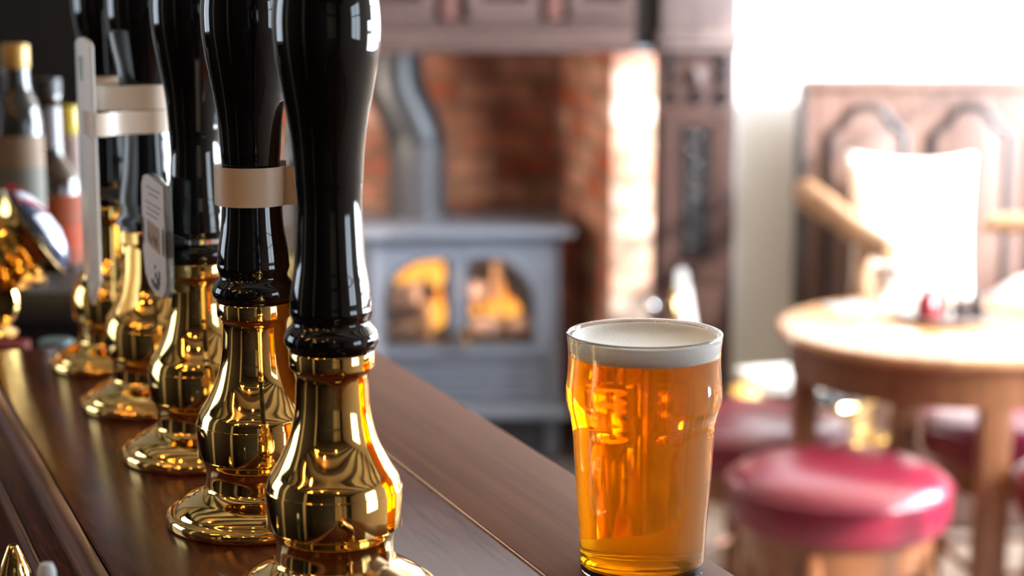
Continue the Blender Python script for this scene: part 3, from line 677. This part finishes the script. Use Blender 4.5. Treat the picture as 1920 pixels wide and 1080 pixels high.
def patch(a0, a1, r0, r1, off=0.0006):
    t = bmesh.new(); g = []
    def zz(r):
        pr = [(0.0, 0.0200), (0.016, 0.0192), (0.030, 0.0160), (0.0395, 0.0105), (0.0430, 0.004)]
        for (ra, za), (rb, zb) in zip(pr, pr[1:]):
            if ra <= r <= rb: return za + (zb - za) * (r - ra) / (rb - ra)
        return 0.004
    rs = [r0 + (r1 - r0) * q / 6 for q in range(7)]; as_ = [a0 + (a1 - a0) * q / 14 for q in range(15)]
    for r in rs: g.append([t.verts.new((r * math.cos(a), r * math.sin(a), zz(r) + off)) for a in as_])
    for p, q in zip(g, g[1:]):
        for k in range(14): t.faces.new((p[k], p[k + 1], q[k + 1], q[k]))
    return t
# angle of "up" within the badge plane
Xi = X.to_3x3().inverted(); upv = Xi @ Vector((0, 0, 1)); ua = math.atan2(upv.y, upv.x)
camd = Xi @ Vector((0.3, -1, 0)); ca = math.atan2(camd.y, camd.x)
sgn = 1 if math.sin(ca - ua) > 0 else -1
m1 = MB(); m1._add(patch(ua + sgn * 0.10, ua + sgn * 0.75, 0.012, 0.0420), X); m1.build('red_panel', M['red_print'], ft_, 80)
m2 = MB(); m2._add(patch(ua + sgn * 0.22, ua + sgn * 0.62, 0.016, 0.0410, 0.0010), X); m2.build('white_panel', M['badge_white'], ft_, 80)
m3 = MB(); m3._add(patch(ua + sgn * 1.15, ua + sgn * 2.4, 0.010, 0.0405, 0.0010), X); m3.build('white_emblem', M['badge_white'], ft_, 80)
X2 = Matrix.Translation((-0.060, -0.040, 0.040)) @ rotm((0.25, -1, 0.10))
MB().lathe([(0.0, -0.05), (0.020, -0.05), (0.022, -0.01), (0.0255, -0.008), (0.0275, -0.003), (0.0275, 0.001), (0.0255, 0.003), (0.0235, 0.0015), (0.0, 0.0)], X2, 48).build('end_barrel', M['brass'], ft_, 40)

# ------------------------------------------------------------------ wood stove
stv = thing('wood_stove', 'grey cast iron stove with two arched glass doors and a lit fire', 'stove', (-0.143, 5.15, 0.04), R(4))
D = 0.36
mb = MB()
mb.box((-0.265, D / 2, 0.36), (0.02, D, 0.52)); mb.box((0.265, D / 2, 0.36), (0.02, D, 0.52)); mb.box((0, D - 0.01, 0.36), (0.53, 0.02, 0.52))
mb.box((0, D / 2, 0.61), (0.53, D, 0.015))
mb.box((0, 0.022, 0.207), (0.53, 0.024, 0.215)); mb.box((0, 0.012, 0.604), (0.546, 0.03, 0.03))
for sx in (-1, 1): mb.box((sx * 0.258, 0.012, 0.36), (0.032, 0.03, 0.52))
mb.build('body', M['stove'], stv)
mb = MB(); mb.box((0, D / 2, 0.285), (0.51, D - 0.06, 0.012)); mb.box((0, D - 0.03, 0.45), (0.51, 0.012, 0.34))
mb.build('firebox', M['firebox'], stv)
MB().box((0, D / 2 - 0.01, 0.6285), (0.625, D + 0.08, 0.024), bev=0.006).build('top_plate', M['stove'], stv)
MB().box((0, D / 2 - 0.02, 0.132), (0.60, D + 0.10, 0.022), bev=0.005).build('ledge', M['stove'], stv)
mb = MB(); mb.box((0, D / 2, 0.065), (0.50, D - 0.02, 0.115))
mb.build('plinth', M['stove_dark'], stv)
for sx in (-1, 1):
    for yy in (0.02, D - 0.02):
        MB().box((sx * 0.255, yy, 0.061), (0.04, 0.04, 0.122), bev=0.004).build('foot', M['stove'], stv)
lv = MB()
for k in range(4): lv.box((0, 0.006, 0.165 + k * 0.026), (0.44, 0.012, 0.010), bev=0.002)
lv.build('vent_slats', M['stove'], stv)
def door_outlines(sx):
    inn, outr = [], []
    x0, x1, z0, z1, rad = 0.026, 0.200, 0.321, 0.556, 0.120
    n = 12
    pts = [(x0, z0), (x1, z0), (x1, z1 - rad)]
    for k in range(1, n): a = R(90 * k / n); pts.append((x1 - rad + rad * math.cos(a), z1 - rad + rad * math.sin(a)))
    pts += [(x1 - rad, z1), (x0, z1)]
    ox0, ox1, oz0, oz1 = 0.002, 0.240, 0.290, 0.588
    opts = [(ox0, oz0), (ox1, oz0), (ox1, z1 - rad)]
    for k in range(1, n):
        f = k / n
        opts.append((ox1, z1 - rad + (oz1 - z1 + rad) * min(1, f * 2)) if f <= 0.5 else (ox1 - (ox1 - x1 + rad) * (f - 0.5) * 2, oz1))
    opts += [(x1 - rad, oz1), (ox0, oz1)]
    return [(sx * x, z) for x, z in opts], [(sx * x, z) for x, z in pts]
for sx in (-1, 1):
    o_, i_ = door_outlines(sx)
    d_ = MB().ring(o_, i_, -0.022, 0.004).build('door', M['stove'], stv)
    rim = MB(); rim.tube([(x, -0.022, z) for x, z in i_], 0.005, 8, True); rim.build('glass_rim', M['stove_dark'], d_)
    MB().prism([(x * 1.0, z) for x, z in i_], -0.008, -0.004).build('pane', M['pane'], d_)
    if sx == 1:
        kb = MB(); kb.lathe([(0.006, 0), (0.006, 0.018), (0.013, 0.020), (0.016, 0.028), (0.013, 0.036), (0.0, 0.039)], Matrix.Translation((0.014, -0.022, 0.360)) @ rotm((0, -1, 0)), 24)
        kb.tube([(0.014, -0.046, 0.352), (0.012, -0.048, 0.318)], 0.009, 14)
        kb.build('handle', M['brass_aged'], d_)
fp = MB()
PX, PY = -0.105, 0.25
path = [(PX, PY, 0.640), (PX, PY, 0.860), (PX - 0.012, PY, 0.895), (PX - 0.055, PY, 0.985), (PX - 0.066, PY, 1.02), (PX - 0.068, PY, 1.30)]
fp.tube(path[0:2], 0.082, 40); fp.tube([(PX, PY, 0.64), (PX, PY, 0.655)], 0.094, 40)
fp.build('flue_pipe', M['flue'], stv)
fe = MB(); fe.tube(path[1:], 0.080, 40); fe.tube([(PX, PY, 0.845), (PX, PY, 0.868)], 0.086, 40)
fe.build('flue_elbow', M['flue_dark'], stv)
# logs and flames inside
def stove_pt(x, y, z):
    return stv_m @ Vector((x, y, z))
bpy.context.view_layer.update()
stv_m = stv.matrix_world.copy()
lg = [((-0.19, 0.10, 0.330), (-0.08, 0.12, 0.332), 0.034, 'log', 'pale log lying at the left front of the stove fire'),
      ((-0.196, 0.16, 0.418), (-0.105, 0.14, 0.440), 0.038, 'log', 'pale log propped at the upper left of the stove fire'),
      ((-0.088, 0.050, 0.300), (-0.092, 0.07, 0.425), 0.018, 'log_tan', 'upright tan log in front of the left flames'),
      ((0.045, 0.10, 0.335), (0.120, 0.12, 0.340), 0.032, 'log', 'pale log lying at the right front of the stove fire'),
      ((0.030, 0.18, 0.430), (0.085, 0.17, 0.435), 0.030, 'log', 'pale log stacked high behind the right stove door'),
      ((0.122, 0.12, 0.300), (0.112, 0.16, 0.545), 0.016, 'log_tan', 'tall upright tan log behind the right stove door'),
      ((0.150, 0.13, 0.332), (0.205, 0.13, 0.345), 0.028, 'log', 'short pale log at the far right of the stove fire')]
for a, b, r, mm, lab in lg:
    pa, pb = stove_pt(*a), stove_pt(*b)
    n = 7; pts = [pa.lerp(pb, k / n) + Vector((random.uniform(-.002, .002), 0, random.uniform(-.002, .002))) for k in range(n + 1)]
    tag(MB().tube(pts, [r * (0.75 if k in (0, n) else random.uniform(0.92, 1.06)) for k in range(n + 1)], 16).build('log', M[mm]), lab, 'log', 'logs in the stove')
lamp('firelight', tuple(stove_pt(0.0, 0.05, 0.47)), 1.6, 0.05, (1.0, 0.62, 0.42))
fire = thing('fire', 'orange flames burning among the logs inside the grey stove', 'fire', stove_pt(0, 0.14, 0.30))
fl_ = [(-0.158, 0.455, 0.030, 0.09, 32), (-0.120, 0.462, 0.024, 0.12, 14), (-0.056, 0.452, 0.026, 0.135, -6), (-0.058, 0.335, 0.022, 0.12, 4), (-0.085, 0.50, 0.02, 0.07, 0),
       (0.098, 0.372, 0.030, 0.055, 8), (0.150, 0.368, 0.028, 0.060, -4), (0.124, 0.37, 0.014, 0.10, 2), (0.046, 0.372, 0.018, 0.036, 0)]
for x, z, r, h, tl in fl_:
    pr = smoothed([(0.0, 0.0), (r * 0.62, h * 0.06), (r, h * 0.28), (r * 0.78, h * 0.55), (r * 0.36, h * 0.82), (0.0, h)], 3)
    pr = [(max(a, 0.0), b) for a, b in pr]
    X = Matrix.Translation((x, 0.0, z - 0.30)) @ Matrix.Rotation(R(tl), 4, 'Y') @ Matrix.Diagonal((1, 0.6, 1, 1))
    MB().lathe(pr, X, 20).build('flame', M['flame'], fire)

# ------------------------------------------------------------------ carved oak chimneypiece
ch = thing('mantelpiece', 'carved dark oak chimneypiece with a panelled frieze around the brick fireplace', 'mantelpiece', (0, 5.0, 0))
mb = MB(); pf = [(-0.01, 1.157), (-0.030, 1.162), (-0.034, 1.185), (-0.010, 1.198), (-0.002, 1.215), (-0.012, 1.226), (-0.012, 1.236), (0.15, 1.236), (0.15, 1.157)]
t = bmesh.new(); a = [t.verts.new((-1.1, y, z)) for y, z in pf]; b = [t.verts.new((0.318, y, z)) for y, z in pf]
for k in range(len(pf)):
    j = (k + 1) % len(pf); t.faces.new((a[k], a[j], b[j], b[k]))
t.faces.new(a[::-1]); t.faces.new(b); bmesh.ops.recalc_face_normals(t, faces=t.faces)
mb._add(t, Matrix.Identity(4)); mb.build('moulded_beam', M['oak_mantel'], ch)
MB().box((-0.39, 0.085, 1.46), (1.42, 0.06, 0.45)).build('frieze_backing', M['oak_mantel'], ch)
for x0, x1 in ((-0.44, -0.20), (-0.112, 0.072), (0.150, 0.318), (-0.78, -0.53)):
    p = MB().ring([(x0, 1.237), (x1, 1.237), (x1, 1.62), (x0, 1.62)], [(x0 + 0.03, 1.290), (x1 - 0.03, 1.290), (x1 - 0.03, 1.59), (x0 + 0.03, 1.59)], 0.0, 0.056).build('frieze_panel', M['oak_mantel'], ch)
    MB().box(((x0 + x1) / 2, 0.046, 1.44), (x1 - x0 - 0.06, 0.02, 0.30)).build('panel_field', M['oak_dark'], p)
for x in (-0.160, 0.112):
    MB().box((x, 0.035, 1.44), (0.044, 0.045, 0.40), bev=0.006).build('stile', wood('stile_oak', (0.12, 0.05, 0.04), (0.22, 0.10, 0.085), 0.4, (28, 28, 3)), ch)
for x in (-0.192, 0.084):
    MB().box((x, 0.044, 1.44), (0.012, 0.02, 0.40)).build('shadow_strip', M['oak_black'], ch)  # black strips colour in the shade of the frieze gaps
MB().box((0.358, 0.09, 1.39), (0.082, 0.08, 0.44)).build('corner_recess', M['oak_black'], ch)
# right pilaster
XA, XB, YP = 0.373, 0.588, 0.02
XM = (XA + XB) / 2
pil = MB(); pil.box((XM, YP + 0.065, 0.585), (XB - XA, 0.10, 1.166), bev=0.004); pil.box((XM, YP + 0.055, 0.08), (XB - XA + 0.03, 0.14, 0.16), bev=0.006)
pil = pil.build('pilaster', M['oak_dark'], ch)
mb = MB(); mb.box((XM + 0.006, YP + 0.05, 1.36), (0.200, 0.14, 0.30), bev=0.005); mb.box((XM + 0.006, YP + 0.05, 1.196), (0.220, 0.16, 0.028), bev=0.008); mb.box((XM + 0.004, YP + 0.055, 1.170), (0.214, 0.14, 0.022), bev=0.006)
mb.build('capital_block', wood('capital_oak', (0.10, 0.07, 0.066), (0.18, 0.13, 0.12), 0.36, (28, 28, 4)), ch)
fx0, fx1, fz0, fz1 = XA + 0.068, XA + 0.150, 0.615, 0.965
MB().ring([(XA + 0.02, 0.56), (XB - 0.02, 0.56), (XB - 0.02, 1.0), (XA + 0.02, 1.0)], [(fx0, fz0), (fx1, fz0), (fx1, fz1), (fx0, fz1)], YP - 0.008, YP + 0.02).build('panel_frame', M['oak_dark'], pil)
mb = MB(); mb.box(((fx0 + fx1) / 2, YP + 0.012, (fz0 + fz1) / 2), (fx1 - fx0 - 0.002, 0.006, fz1 - fz0 - 0.002))
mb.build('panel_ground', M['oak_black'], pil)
# carved foliage: stem and paired leaves and buds
cv = MB(); cx = (fx0 + fx1) / 2
cv.tube([(cx + 0.010 * math.sin(k * 0.9), YP + 0.004, fz0 + 0.02 + k * (fz1 - fz0 - 0.04) / 24) for k in range(25)], 0.006, 8)
for k in range(9):
    z = fz0 + 0.03 + k * 0.037
    for s in (-1, 1):
        q = Matrix.Translation((cx + s * 0.018, YP + 0.004, z + 0.012 * (s > 0))) @ Matrix.Rotation(R(s * 40), 4, 'Y') @ Matrix.Diagonal((0.011, 0.009, 0.019, 1))
        t = bmesh.new(); bmesh.ops.create_icosphere(t, subdivisions=2, radius=1.0); cv._add(t, q)
    if k % 2 == 0:
        q = Matrix.Translation((cx, YP, z)) @ Matrix.Diagonal((0.013, 0.010, 0.013, 1)); t = bmesh.new(); bmesh.ops.create_icosphere(t, subdivisions=2, radius=1.0); cv._add(t, q)
cv.build('carved_foliage', M['carving'], pil)
def rosette(x, z, r):
    m = MB(); m.lathe([(r, 0), (r, 0.003), (r * 0.8, 0.007), (r * 0.62, 0.003), (r * 0.4, 0.004), (r * 0.3, 0.009), (0.0, 0.011)], Matrix.Translation((x, YP + 0.0145, z)) @ rotm((0, -1, 0)), 24)
    m.build('rosette', M['carving'], pil)
for x in (XA + 0.040, XA + 0.108, XA + 0.175): rosette(x, 1.040, 0.021)
for x in (XA + 0.040, XA + 0.175):
    rosette(x, 1.090, 0.019); rosette(x, 1.128, 0.019)
MB().lathe([(0.030, 0), (0.030, 0.003), (0.0, 0.034)], Matrix.Translation((XA + 0.108, YP + 0.0145, 1.095)) @ rotm((0, -1, 0)) @ Matrix.Rotation(R(20), 4, 'Z'), 4).build('pyramid_boss', mat('polished_boss', (0.10, 0.08, 0.08), 0.10), pil, 20)
# left pilaster hidden behind the pumps, kept simple
MB().box((-1.08, YP + 0.065, 0.66), (0.2, 0.1, 1.3), bev=0.004).build('pilaster', M['oak_dark'], ch)

# ------------------------------------------------------------------ hearth tools, log bucket
sv = thing('fire_shovel', 'bright polished blade leaning against the carved pilaster behind the pint', 'shovel', (0.475, 4.86, 0.04))
X = Matrix.Rotation(R(-14), 4, 'X')
MB().prism([(-0.075, 0.0), (0.060, 0.0), (0.052, 0.10), (-0.014, 0.560), (-0.028, 0.572), (-0.042, 0.560)], -0.003, 0.003, X, 0.0015).build('blade', M['blade'], sv)
pk = thing('fire_poker', 'thin poker with a round pale knob beside the sunlit brick edge', 'poker', (0.362, 4.90, 0.04))
MB().tube([(0, 0, 0), (0.0, 0.02, 0.45)], 0.006, 10).build('rod', M['steel'], pk)
mb = MB(); t = bmesh.new(); bmesh.ops.create_uvsphere(t, u_segments=24, v_segments=16, radius=0.019); mb._add(t, Matrix.Translation((0, 0.02, 0.465))); mb.build('knob', M['steel'], pk)
bh = thing('brass_brush', 'brass hearth brush handle standing left of the polished blade', 'brush', (0.415, 4.80, 0.04))
MB().lathe([(0.028, 0.0), (0.030, 0.10), (0.020, 0.12), (0.008, 0.14), (0.008, 0.40), (0.014, 0.42), (0.019, 0.455), (0.014, 0.49), (0.007, 0.505), (0.010, 0.52), (0.0, 0.535)], n=28).build('brush_handle', M['brass_aged'], bh)
bk = thing('coal_bucket', 'brass coal bucket standing on the floor under the round table', 'bucket', (0.678, 4.33, 0))
kb = [(0.0, 0.012), (0.125, 0.012), (0.132, 0.0), (0.138, 0.0), (0.140, 0.02), (0.146, 0.20), (0.150, 0.30), (0.156, 0.34), (0.168, 0.37), (0.176, 0.405), (0.180, 0.410), (0.178, 0.416), (0.170, 0.412), (0.160, 0.375), (0.148, 0.34), (0.142, 0.30), (0.134, 0.03), (0.0, 0.03)]
MB().lathe(kb, n=64).build('bucket_body', M['brass_aged'], bk)
for z, r in ((0.31, 0.153), (0.06, 0.143), (0.345, 0.160)): MB().tube([(r * math.cos(2 * PI * k / 40), r * math.sin(2 * PI * k / 40), z) for k in range(40)], 0.006, 8, True).build('hoop', M['brass_aged'], bk)
for s in (-1, 1):
    MB().tube([(s * 0.150, -0.03, 0.29), (s * 0.185, -0.03, 0.30), (s * 0.195, 0.0, 0.28), (s * 0.185, 0.03, 0.30), (s * 0.150, 0.03, 0.29)], 0.007, 10).build('handle', M['brass_aged'], bk)
cm = MB()
for k in range(60):
    a = random.uniform(0, 2 * PI); r = 0.13 * math.sqrt(random.random()); s = random.uniform(0.018, 0.034)
    t = bmesh.new(); bmesh.ops.create_icosphere(t, subdivisions=1, radius=s)
    for v in t.verts: v.co *= random.uniform(0.8, 1.15)
    cm._add(t, Matrix.Translation((r * math.cos(a), r * math.sin(a), 0.365 + 0.03 * (1 - r / 0.13) + random.uniform(-0.01, 0.008))))
cm.lathe([(0.0, 0.10), (0.130, 0.10), (0.140, 0.355), (0.0, 0.36)], n=32)
cl_ = cm.build('coal', M['coal'], None, 10); cl_.location = bk.location
tag(cl_, 'black coal heaped in the brass bucket', 'coal', None, 'stuff')
np_ = thing('newspaper', 'white folded newspaper lying on top of the coal bucket', 'newspaper', (0.625, 4.31, 0.432), R(15))
mb = MB()
for k in range(3): mb.box((0.002 * k, 0.003 * k, 0.005 + k * 0.008), (0.145 - 0.004 * k, 0.19, 0.007), Matrix.Rotation(R(2 * k), 4, 'Z'), 0.003)
mb.tube([(-0.072, -0.09, 0.013), (-0.072, 0.095, 0.013)], 0.012, 12)
mb.build('folded_pages', M['paper'], np_)

# ------------------------------------------------------------------ high-backed settle and cushions
se = thing('settle', 'high-backed oak settle with arched panels against the white wall', 'settle', (0.760, 5.0, 0))
W = 1.34
MB().box((W / 2, 0.03, 0.55), (W, 0.04, 1.078), bev=0.004).build('back_board', M['settle'], se)
MB().box((W / 2, 0.02, 1.075), (W + 0.012, 0.06, 0.022), bev=0.006).build('top_rail', M['settle'], se)
def ogee(x0, x1, z0, zs, zt):
    w_ = x1 - x0; c_ = (x0 + x1) / 2
    L = [(x0, z0), (x0, zs), (x0 + 0.012, zs + 0.010), (x0 + 0.028, zs + 0.020), (x0 + 0.042, zs + 0.038), (x0 + 0.055, zt - 0.012), (x0 + 0.07, zt)]
    return L + [(2 * c_ - x, z) for x, z in L[::-1]]
for k in range(4):
    x0 = 0.070 + k * 0.272; x1 = x0 + 0.196
    og = ogee(x0, x1, 0.50, 0.945, 1.015)
    pn = MB().prism([(x * 1.0, z) for x, z in og], 0.002, 0.02, None, 0.004).build('arched_panel', M['settle'], se)
    mo = MB(); mo.tube([(x, 0.002, z) for x, z in og], 0.0105, 8, True); mo.build('panel_moulding', M['settle_line'], pn)
MB().box((-0.006, 0.0, 0.545), (0.016, 0.08, 1.06), bev=0.003).build('end_stile', M['settle_line'], se)
mb = MB(); mb.box((W / 2, -0.22, 0.415), (W, 0.46, 0.045), bev=0.01); mb.build('seat', M['settle'], se)
MB().box((W / 2, -0.40, 0.20), (W - 0.06, 0.03, 0.38)).build('seat_front', M['settle'], se)
am = MB()
am.tube([(0.0, -0.02, 0.795), (0.02, -0.14, 0.785), (0.05, -0.26, 0.765), (0.09, -0.37, 0.735), (0.125, -0.45, 0.715), (0.145, -0.49, 0.708)], [0.040, 0.040, 0.036, 0.032, 0.036, 0.028], 16, False, 0.8)
am = am.build('arm', M['settle_arm'], se)
MB().lathe([(0.018, 0.44), (0.026, 0.46), (0.018, 0.50), (0.028, 0.58), (0.018, 0.65), (0.022, 0.70)], Matrix.Translation((0.095, -0.39, 0)), 20).build('arm_post', M['settle_arm'], se)

def pillow(w_, h_, d_, n=18, pinch=0.10):
    m = MB(); t = bmesh.new(); G = {}
    for sgn in (1, -1):
        for i in range(n + 1):
            for j in range(n + 1):
                u = -1 + 2 * i / n; v = -1 + 2 * j / n
                edge = (i in (0, n) or j in (0, n))
                if sgn == -1 and edge: G[(sgn, i, j)] = G[(1, i, j)]; continue
                px = u * w_ / 2 * (1 - pinch * (1 - abs(v) ** 2) * abs(u) ** 3 * 0.8); pz = v * h_ / 2 * (1 - pinch * (1 - abs(u) ** 2) * abs(v) ** 3 * 0.8)
                th = d_ / 2 * ((1 - abs(u) ** 2.6) * (1 - abs(v) ** 2.6)) ** 0.55
                th *= 1 + 0.06 * math.sin(5 * u + 2 * v)
                G[(sgn, i, j)] = t.verts.new((px, sgn * th, pz))
    for sgn in (1, -1):
        for i in range(n):
            for j in range(n):
                f = (G[(sgn, i, j)], G[(sgn, i + 1, j)], G[(sgn, i + 1, j + 1)], G[(sgn, i, j + 1)])
                t.faces.new(f)
    bmesh.ops.recalc_face_normals(t, faces=t.faces)
    m._add(t, Matrix.Identity(4)); return m
GQ = 'cushions on the settle'
c1 = pillow(0.335, 0.47, 0.15).build('cushion', M['cushion'], None, 80)
c1.location = (1.020, 4.855, 0.678); c1.rotation_euler = (R(-12), R(2), R(6))
tag(c1, 'tall cream cushion standing against the arched settle back', 'cushion', GQ)
c2 = pillow(0.56, 0.34, 0.17).build('cushion', M['fleece'], None, 80)
c2.location = (1.50, 4.75, 0.545); c2.rotation_euler = (R(84), 0, R(-4))
tag(c2, 'wide white fleece cushion lying flat on the right of the settle seat', 'cushion', GQ)
c3 = pillow(0.19, 0.20, 0.15).build('cushion', M['fleece'], None, 80)
c3.location = (0.975, 4.66, 0.574); c3.rotation_euler = (R(-30), 0, R(10))
tag(c3, 'small white cushion below the settle arm', 'cushion', GQ)

# armchair whose arm tip shows at the right edge
ac = thing('armchair', 'wooden armchair with only its sunlit arm reaching in from the right edge', 'armchair', (1.50, 3.80, 0))
for yy, nm in ((0.06, 0), (0.51, 1)):
    y_ = yy - 0.06
    MB().tube([(-0.452, y_, 0.810), (-0.42, y_, 0.815), (-0.2, y_, 0.815), (0.12, y_, 0.815), (0.2, y_ + 0.02, 0.815)], [0.012, 0.022, 0.024, 0.024, 0.022], 14, False, 1.2).build('arm', M['settle_arm'], ac)
    MB().tube([(-0.12, y_, 0.45), (-0.12, y_, 0.81)], 0.014, 12).build('arm_post', M['settle_arm'], ac)
    for xx in (-0.18, 0.2):
        MB().tube([(xx, y_ + (0.02 if nm == 0 else -0.02), 0.0), (xx, y_ + (0.02 if nm == 0 else -0.02), 0.45)], 0.018, 12).build('leg', M['leg'], ac)
MB().box((0.02, 0.22, 0.445), (0.46, 0.46, 0.035), bev=0.01).build('seat', M['settle_arm'], ac)
MB().box((0.22, 0.22, 0.80), (0.03, 0.46, 0.34), bev=0.01).build('backrest', M['settle_arm'], ac)
for yy in (0.06, 0.38): MB().tube([(0.22, yy, 0.46), (0.22, yy, 0.66)], 0.014, 10).build('back_post', M['settle_arm'], ac)

# ------------------------------------------------------------------ round table
TX, TY, TZ = 0.857, 3.70, 0.69
tb = thing('round_table', 'round light oak pub table set with a condiment tray', 'table', (TX, TY, 0), R(5))
MB().lathe([(0.0, TZ - 0.026), (0.322, TZ - 0.026), (0.331, TZ - 0.020), (0.335, TZ - 0.012), (0.331, TZ - 0.003), (0.322, TZ), (0.0, TZ)], n=96).build('tabletop', M['table'], tb)
MB().lathe([(0.300, TZ - 0.10), (0.308, TZ - 0.098), (0.308, TZ - 0.026), (0.285, TZ - 0.026), (0.285, TZ - 0.10)], n=96, close=True).build('apron', M['leg'], tb)
for k in range(4):
    a = R(90 * k)
    MB().box((0, 0, (TZ - 0.03) / 2), (0.044, 0.056, TZ - 0.03), Matrix.Rotation(a, 4, 'Z') @ Matrix.Translation((0.284, 0, 0)), 0.006).build('leg', M['leg'], tb)
mb = MB()
for a in (0, 90): mb.box((0, 0, 0.13), (0.54, 0.03, 0.03), Matrix.Rotation(R(a), 4, 'Z'), 0.004)
mb.build('stretcher', M['leg'], tb)
tr = thing('serving_tray', 'round dark tray of condiments on the oak table', 'tray', (0.866, 3.75, TZ))
MB().lathe([(0.0, 0.0), (0.088, 0.0), (0.094, 0.004), (0.101, 0.014), (0.099, 0.0155), (0.092, 0.007), (0.086, 0.004), (0.0, 0.004)], n=64).build('tray_dish', M['tray'], tr)
def on_tray(name, label, cat, x, y, parts):
    o = thing(name, label, cat, (x, y, TZ + 0.0042))
    for nm, pr, mm in parts: MB().lathe(pr, n=32).build(nm, M[mm], o)
on_tray('sauce_bottle', 'dark red sauce pot on the left of the tray', 'sauce bottle', 0.822, 3.735, [('pot_body', smoothed([(0.020, 0), (0.023, 0.002), (0.023, 0.030), (0.016, 0.046), (0.011, 0.054)], 2), 'sauce'), ('cap', [(0.012, 0.053), (0.012, 0.064), (0.0, 0.065)], 'sauce')])
on_tray('salt_shaker', 'tall bright steel shaker in the middle of the tray', 'shaker', 0.857, 3.765, [('shaker_body', smoothed([(0.014, 0), (0.015, 0.002), (0.013, 0.05), (0.015, 0.085)], 2), 'steel'), ('dome_top', [(0.0152, 0.085), (0.014, 0.096), (0.008, 0.104), (0.0, 0.106)], 'steel')])
on_tray('pepper_jar', 'small dark jar beside the steel shaker', 'jar', 0.889, 3.742, [('jar_body', [(0.012, 0), (0.013, 0.002), (0.013, 0.036), (0.010, 0.040)], 'dark_jar'), ('lid', [(0.011, 0.040), (0.0112, 0.052), (0.0, 0.053)], 'steel')])
on_tray('mustard_jar', 'rightmost small dark jar on the tray', 'jar', 0.922, 3.752, [('jar_body', [(0.013, 0), (0.014, 0.002), (0.014, 0.038), (0.010, 0.043)], 'dark_jar'), ('lid', [(0.0115, 0.043), (0.0118, 0.053), (0.0, 0.054)], 'dark_jar')])
for (x, y, rz, lab) in ((0.700, 3.885, 20, 'grey beer mat lying near the far left edge of the table'), (0.715, 3.590, -12, 'dark grey beer mat lying near the front of the table')):
    o = MB().box((0, 0, 0.0009), (0.094, 0.094, 0.0016), bev=0.0005).build('beer_mat', M['mat_card']); o.location = (x, y, TZ); o.rotation_euler = (0, 0, R(rz)); tag(o, lab, 'beer mat', 'beer mats on the table')
# drinking glass at the far side of the table
gt = thing('drinking_glass', 'small clear tumbler behind the condiment tray', 'glass', (0.775, 3.88, TZ))
MB().lathe([(0.0, 0.0), (0.024, 0.0), (0.025, 0.002), (0.031, 0.085), (0.0305, 0.086), (0.029, 0.085), (0.0235, 0.006), (0.0, 0.006)], n=40).build('tumbler_wall', M['glass'], gt)

# ------------------------------------------------------------------ stools
SL = ['red leather bar stool standing in front of the round table', 'red leather stool standing directly behind the pint glass', 'red leather stool standing behind the table front leg', 'red leather stool cut off by the right frame edge']
sto = thing('stool', SL[0], 'stool', (0.587, 3.34, 0), R(20), 'red leather stools around the table')
SZ = 0.46
pad = smoothed([(0.180, -0.062), (0.192, -0.056), (0.199, -0.035), (0.2005, -0.010), (0.1985, 0.010), (0.193, 0.022), (0.178, 0.033), (0.145, 0.044), (0.100, 0.051), (0.050, 0.054)], 3) + [(0.0, 0.055)]
sp2 = MB().lathe([(r, z + SZ) for r, z in pad], n=72).build('seat_pad', M['leather'], sto)
mb = MB(); mb.tube([(0.1985 * math.cos(2 * PI * k / 60), 0.1985 * math.sin(2 * PI * k / 60), SZ + 0.013) for k in range(60)], 0.0045, 8, True); mb.build('piping', M['leather'], sp2)
MB().lathe([(0.150, SZ - 0.13), (0.160, SZ - 0.13), (0.170, SZ - 0.062), (0.150, SZ - 0.062)], n=48, close=True).build('apron', M['leg'], sto)
for k in range(4):
    a = R(45 + 90 * k); c_, s_ = math.cos(a), math.sin(a)
    MB().tube([(0.150 * c_, 0.150 * s_, SZ - 0.065), (0.165 * c_, 0.165 * s_, 0.22), (0.180 * c_, 0.180 * s_, 0.0)], [0.022, 0.020, 0.016], 14).build('leg', M['leg'], sto)
for k in range(4):
    a = R(45 + 90 * k); b = R(135 + 90 * k)
    MB().tube([(0.170 * math.cos(a), 0.170 * math.sin(a), 0.15), (0.170 * math.cos(b), 0.170 * math.sin(b), 0.15)], 0.010, 10).build('stretcher', M['leg'], sto)
dup(sto, (0.511, 3.93, -0.0), SL[1], R(52)); dup(sto, (1.068, 3.96, 0.0), SL[2], R(8)); dup(sto, (1.110, 3.34, 0.0), SL[3], R(33))
for o in list(C.objects):
    if o.name in ('stool.001', 'stool.002'): o.scale = (1, 1, 0.905)
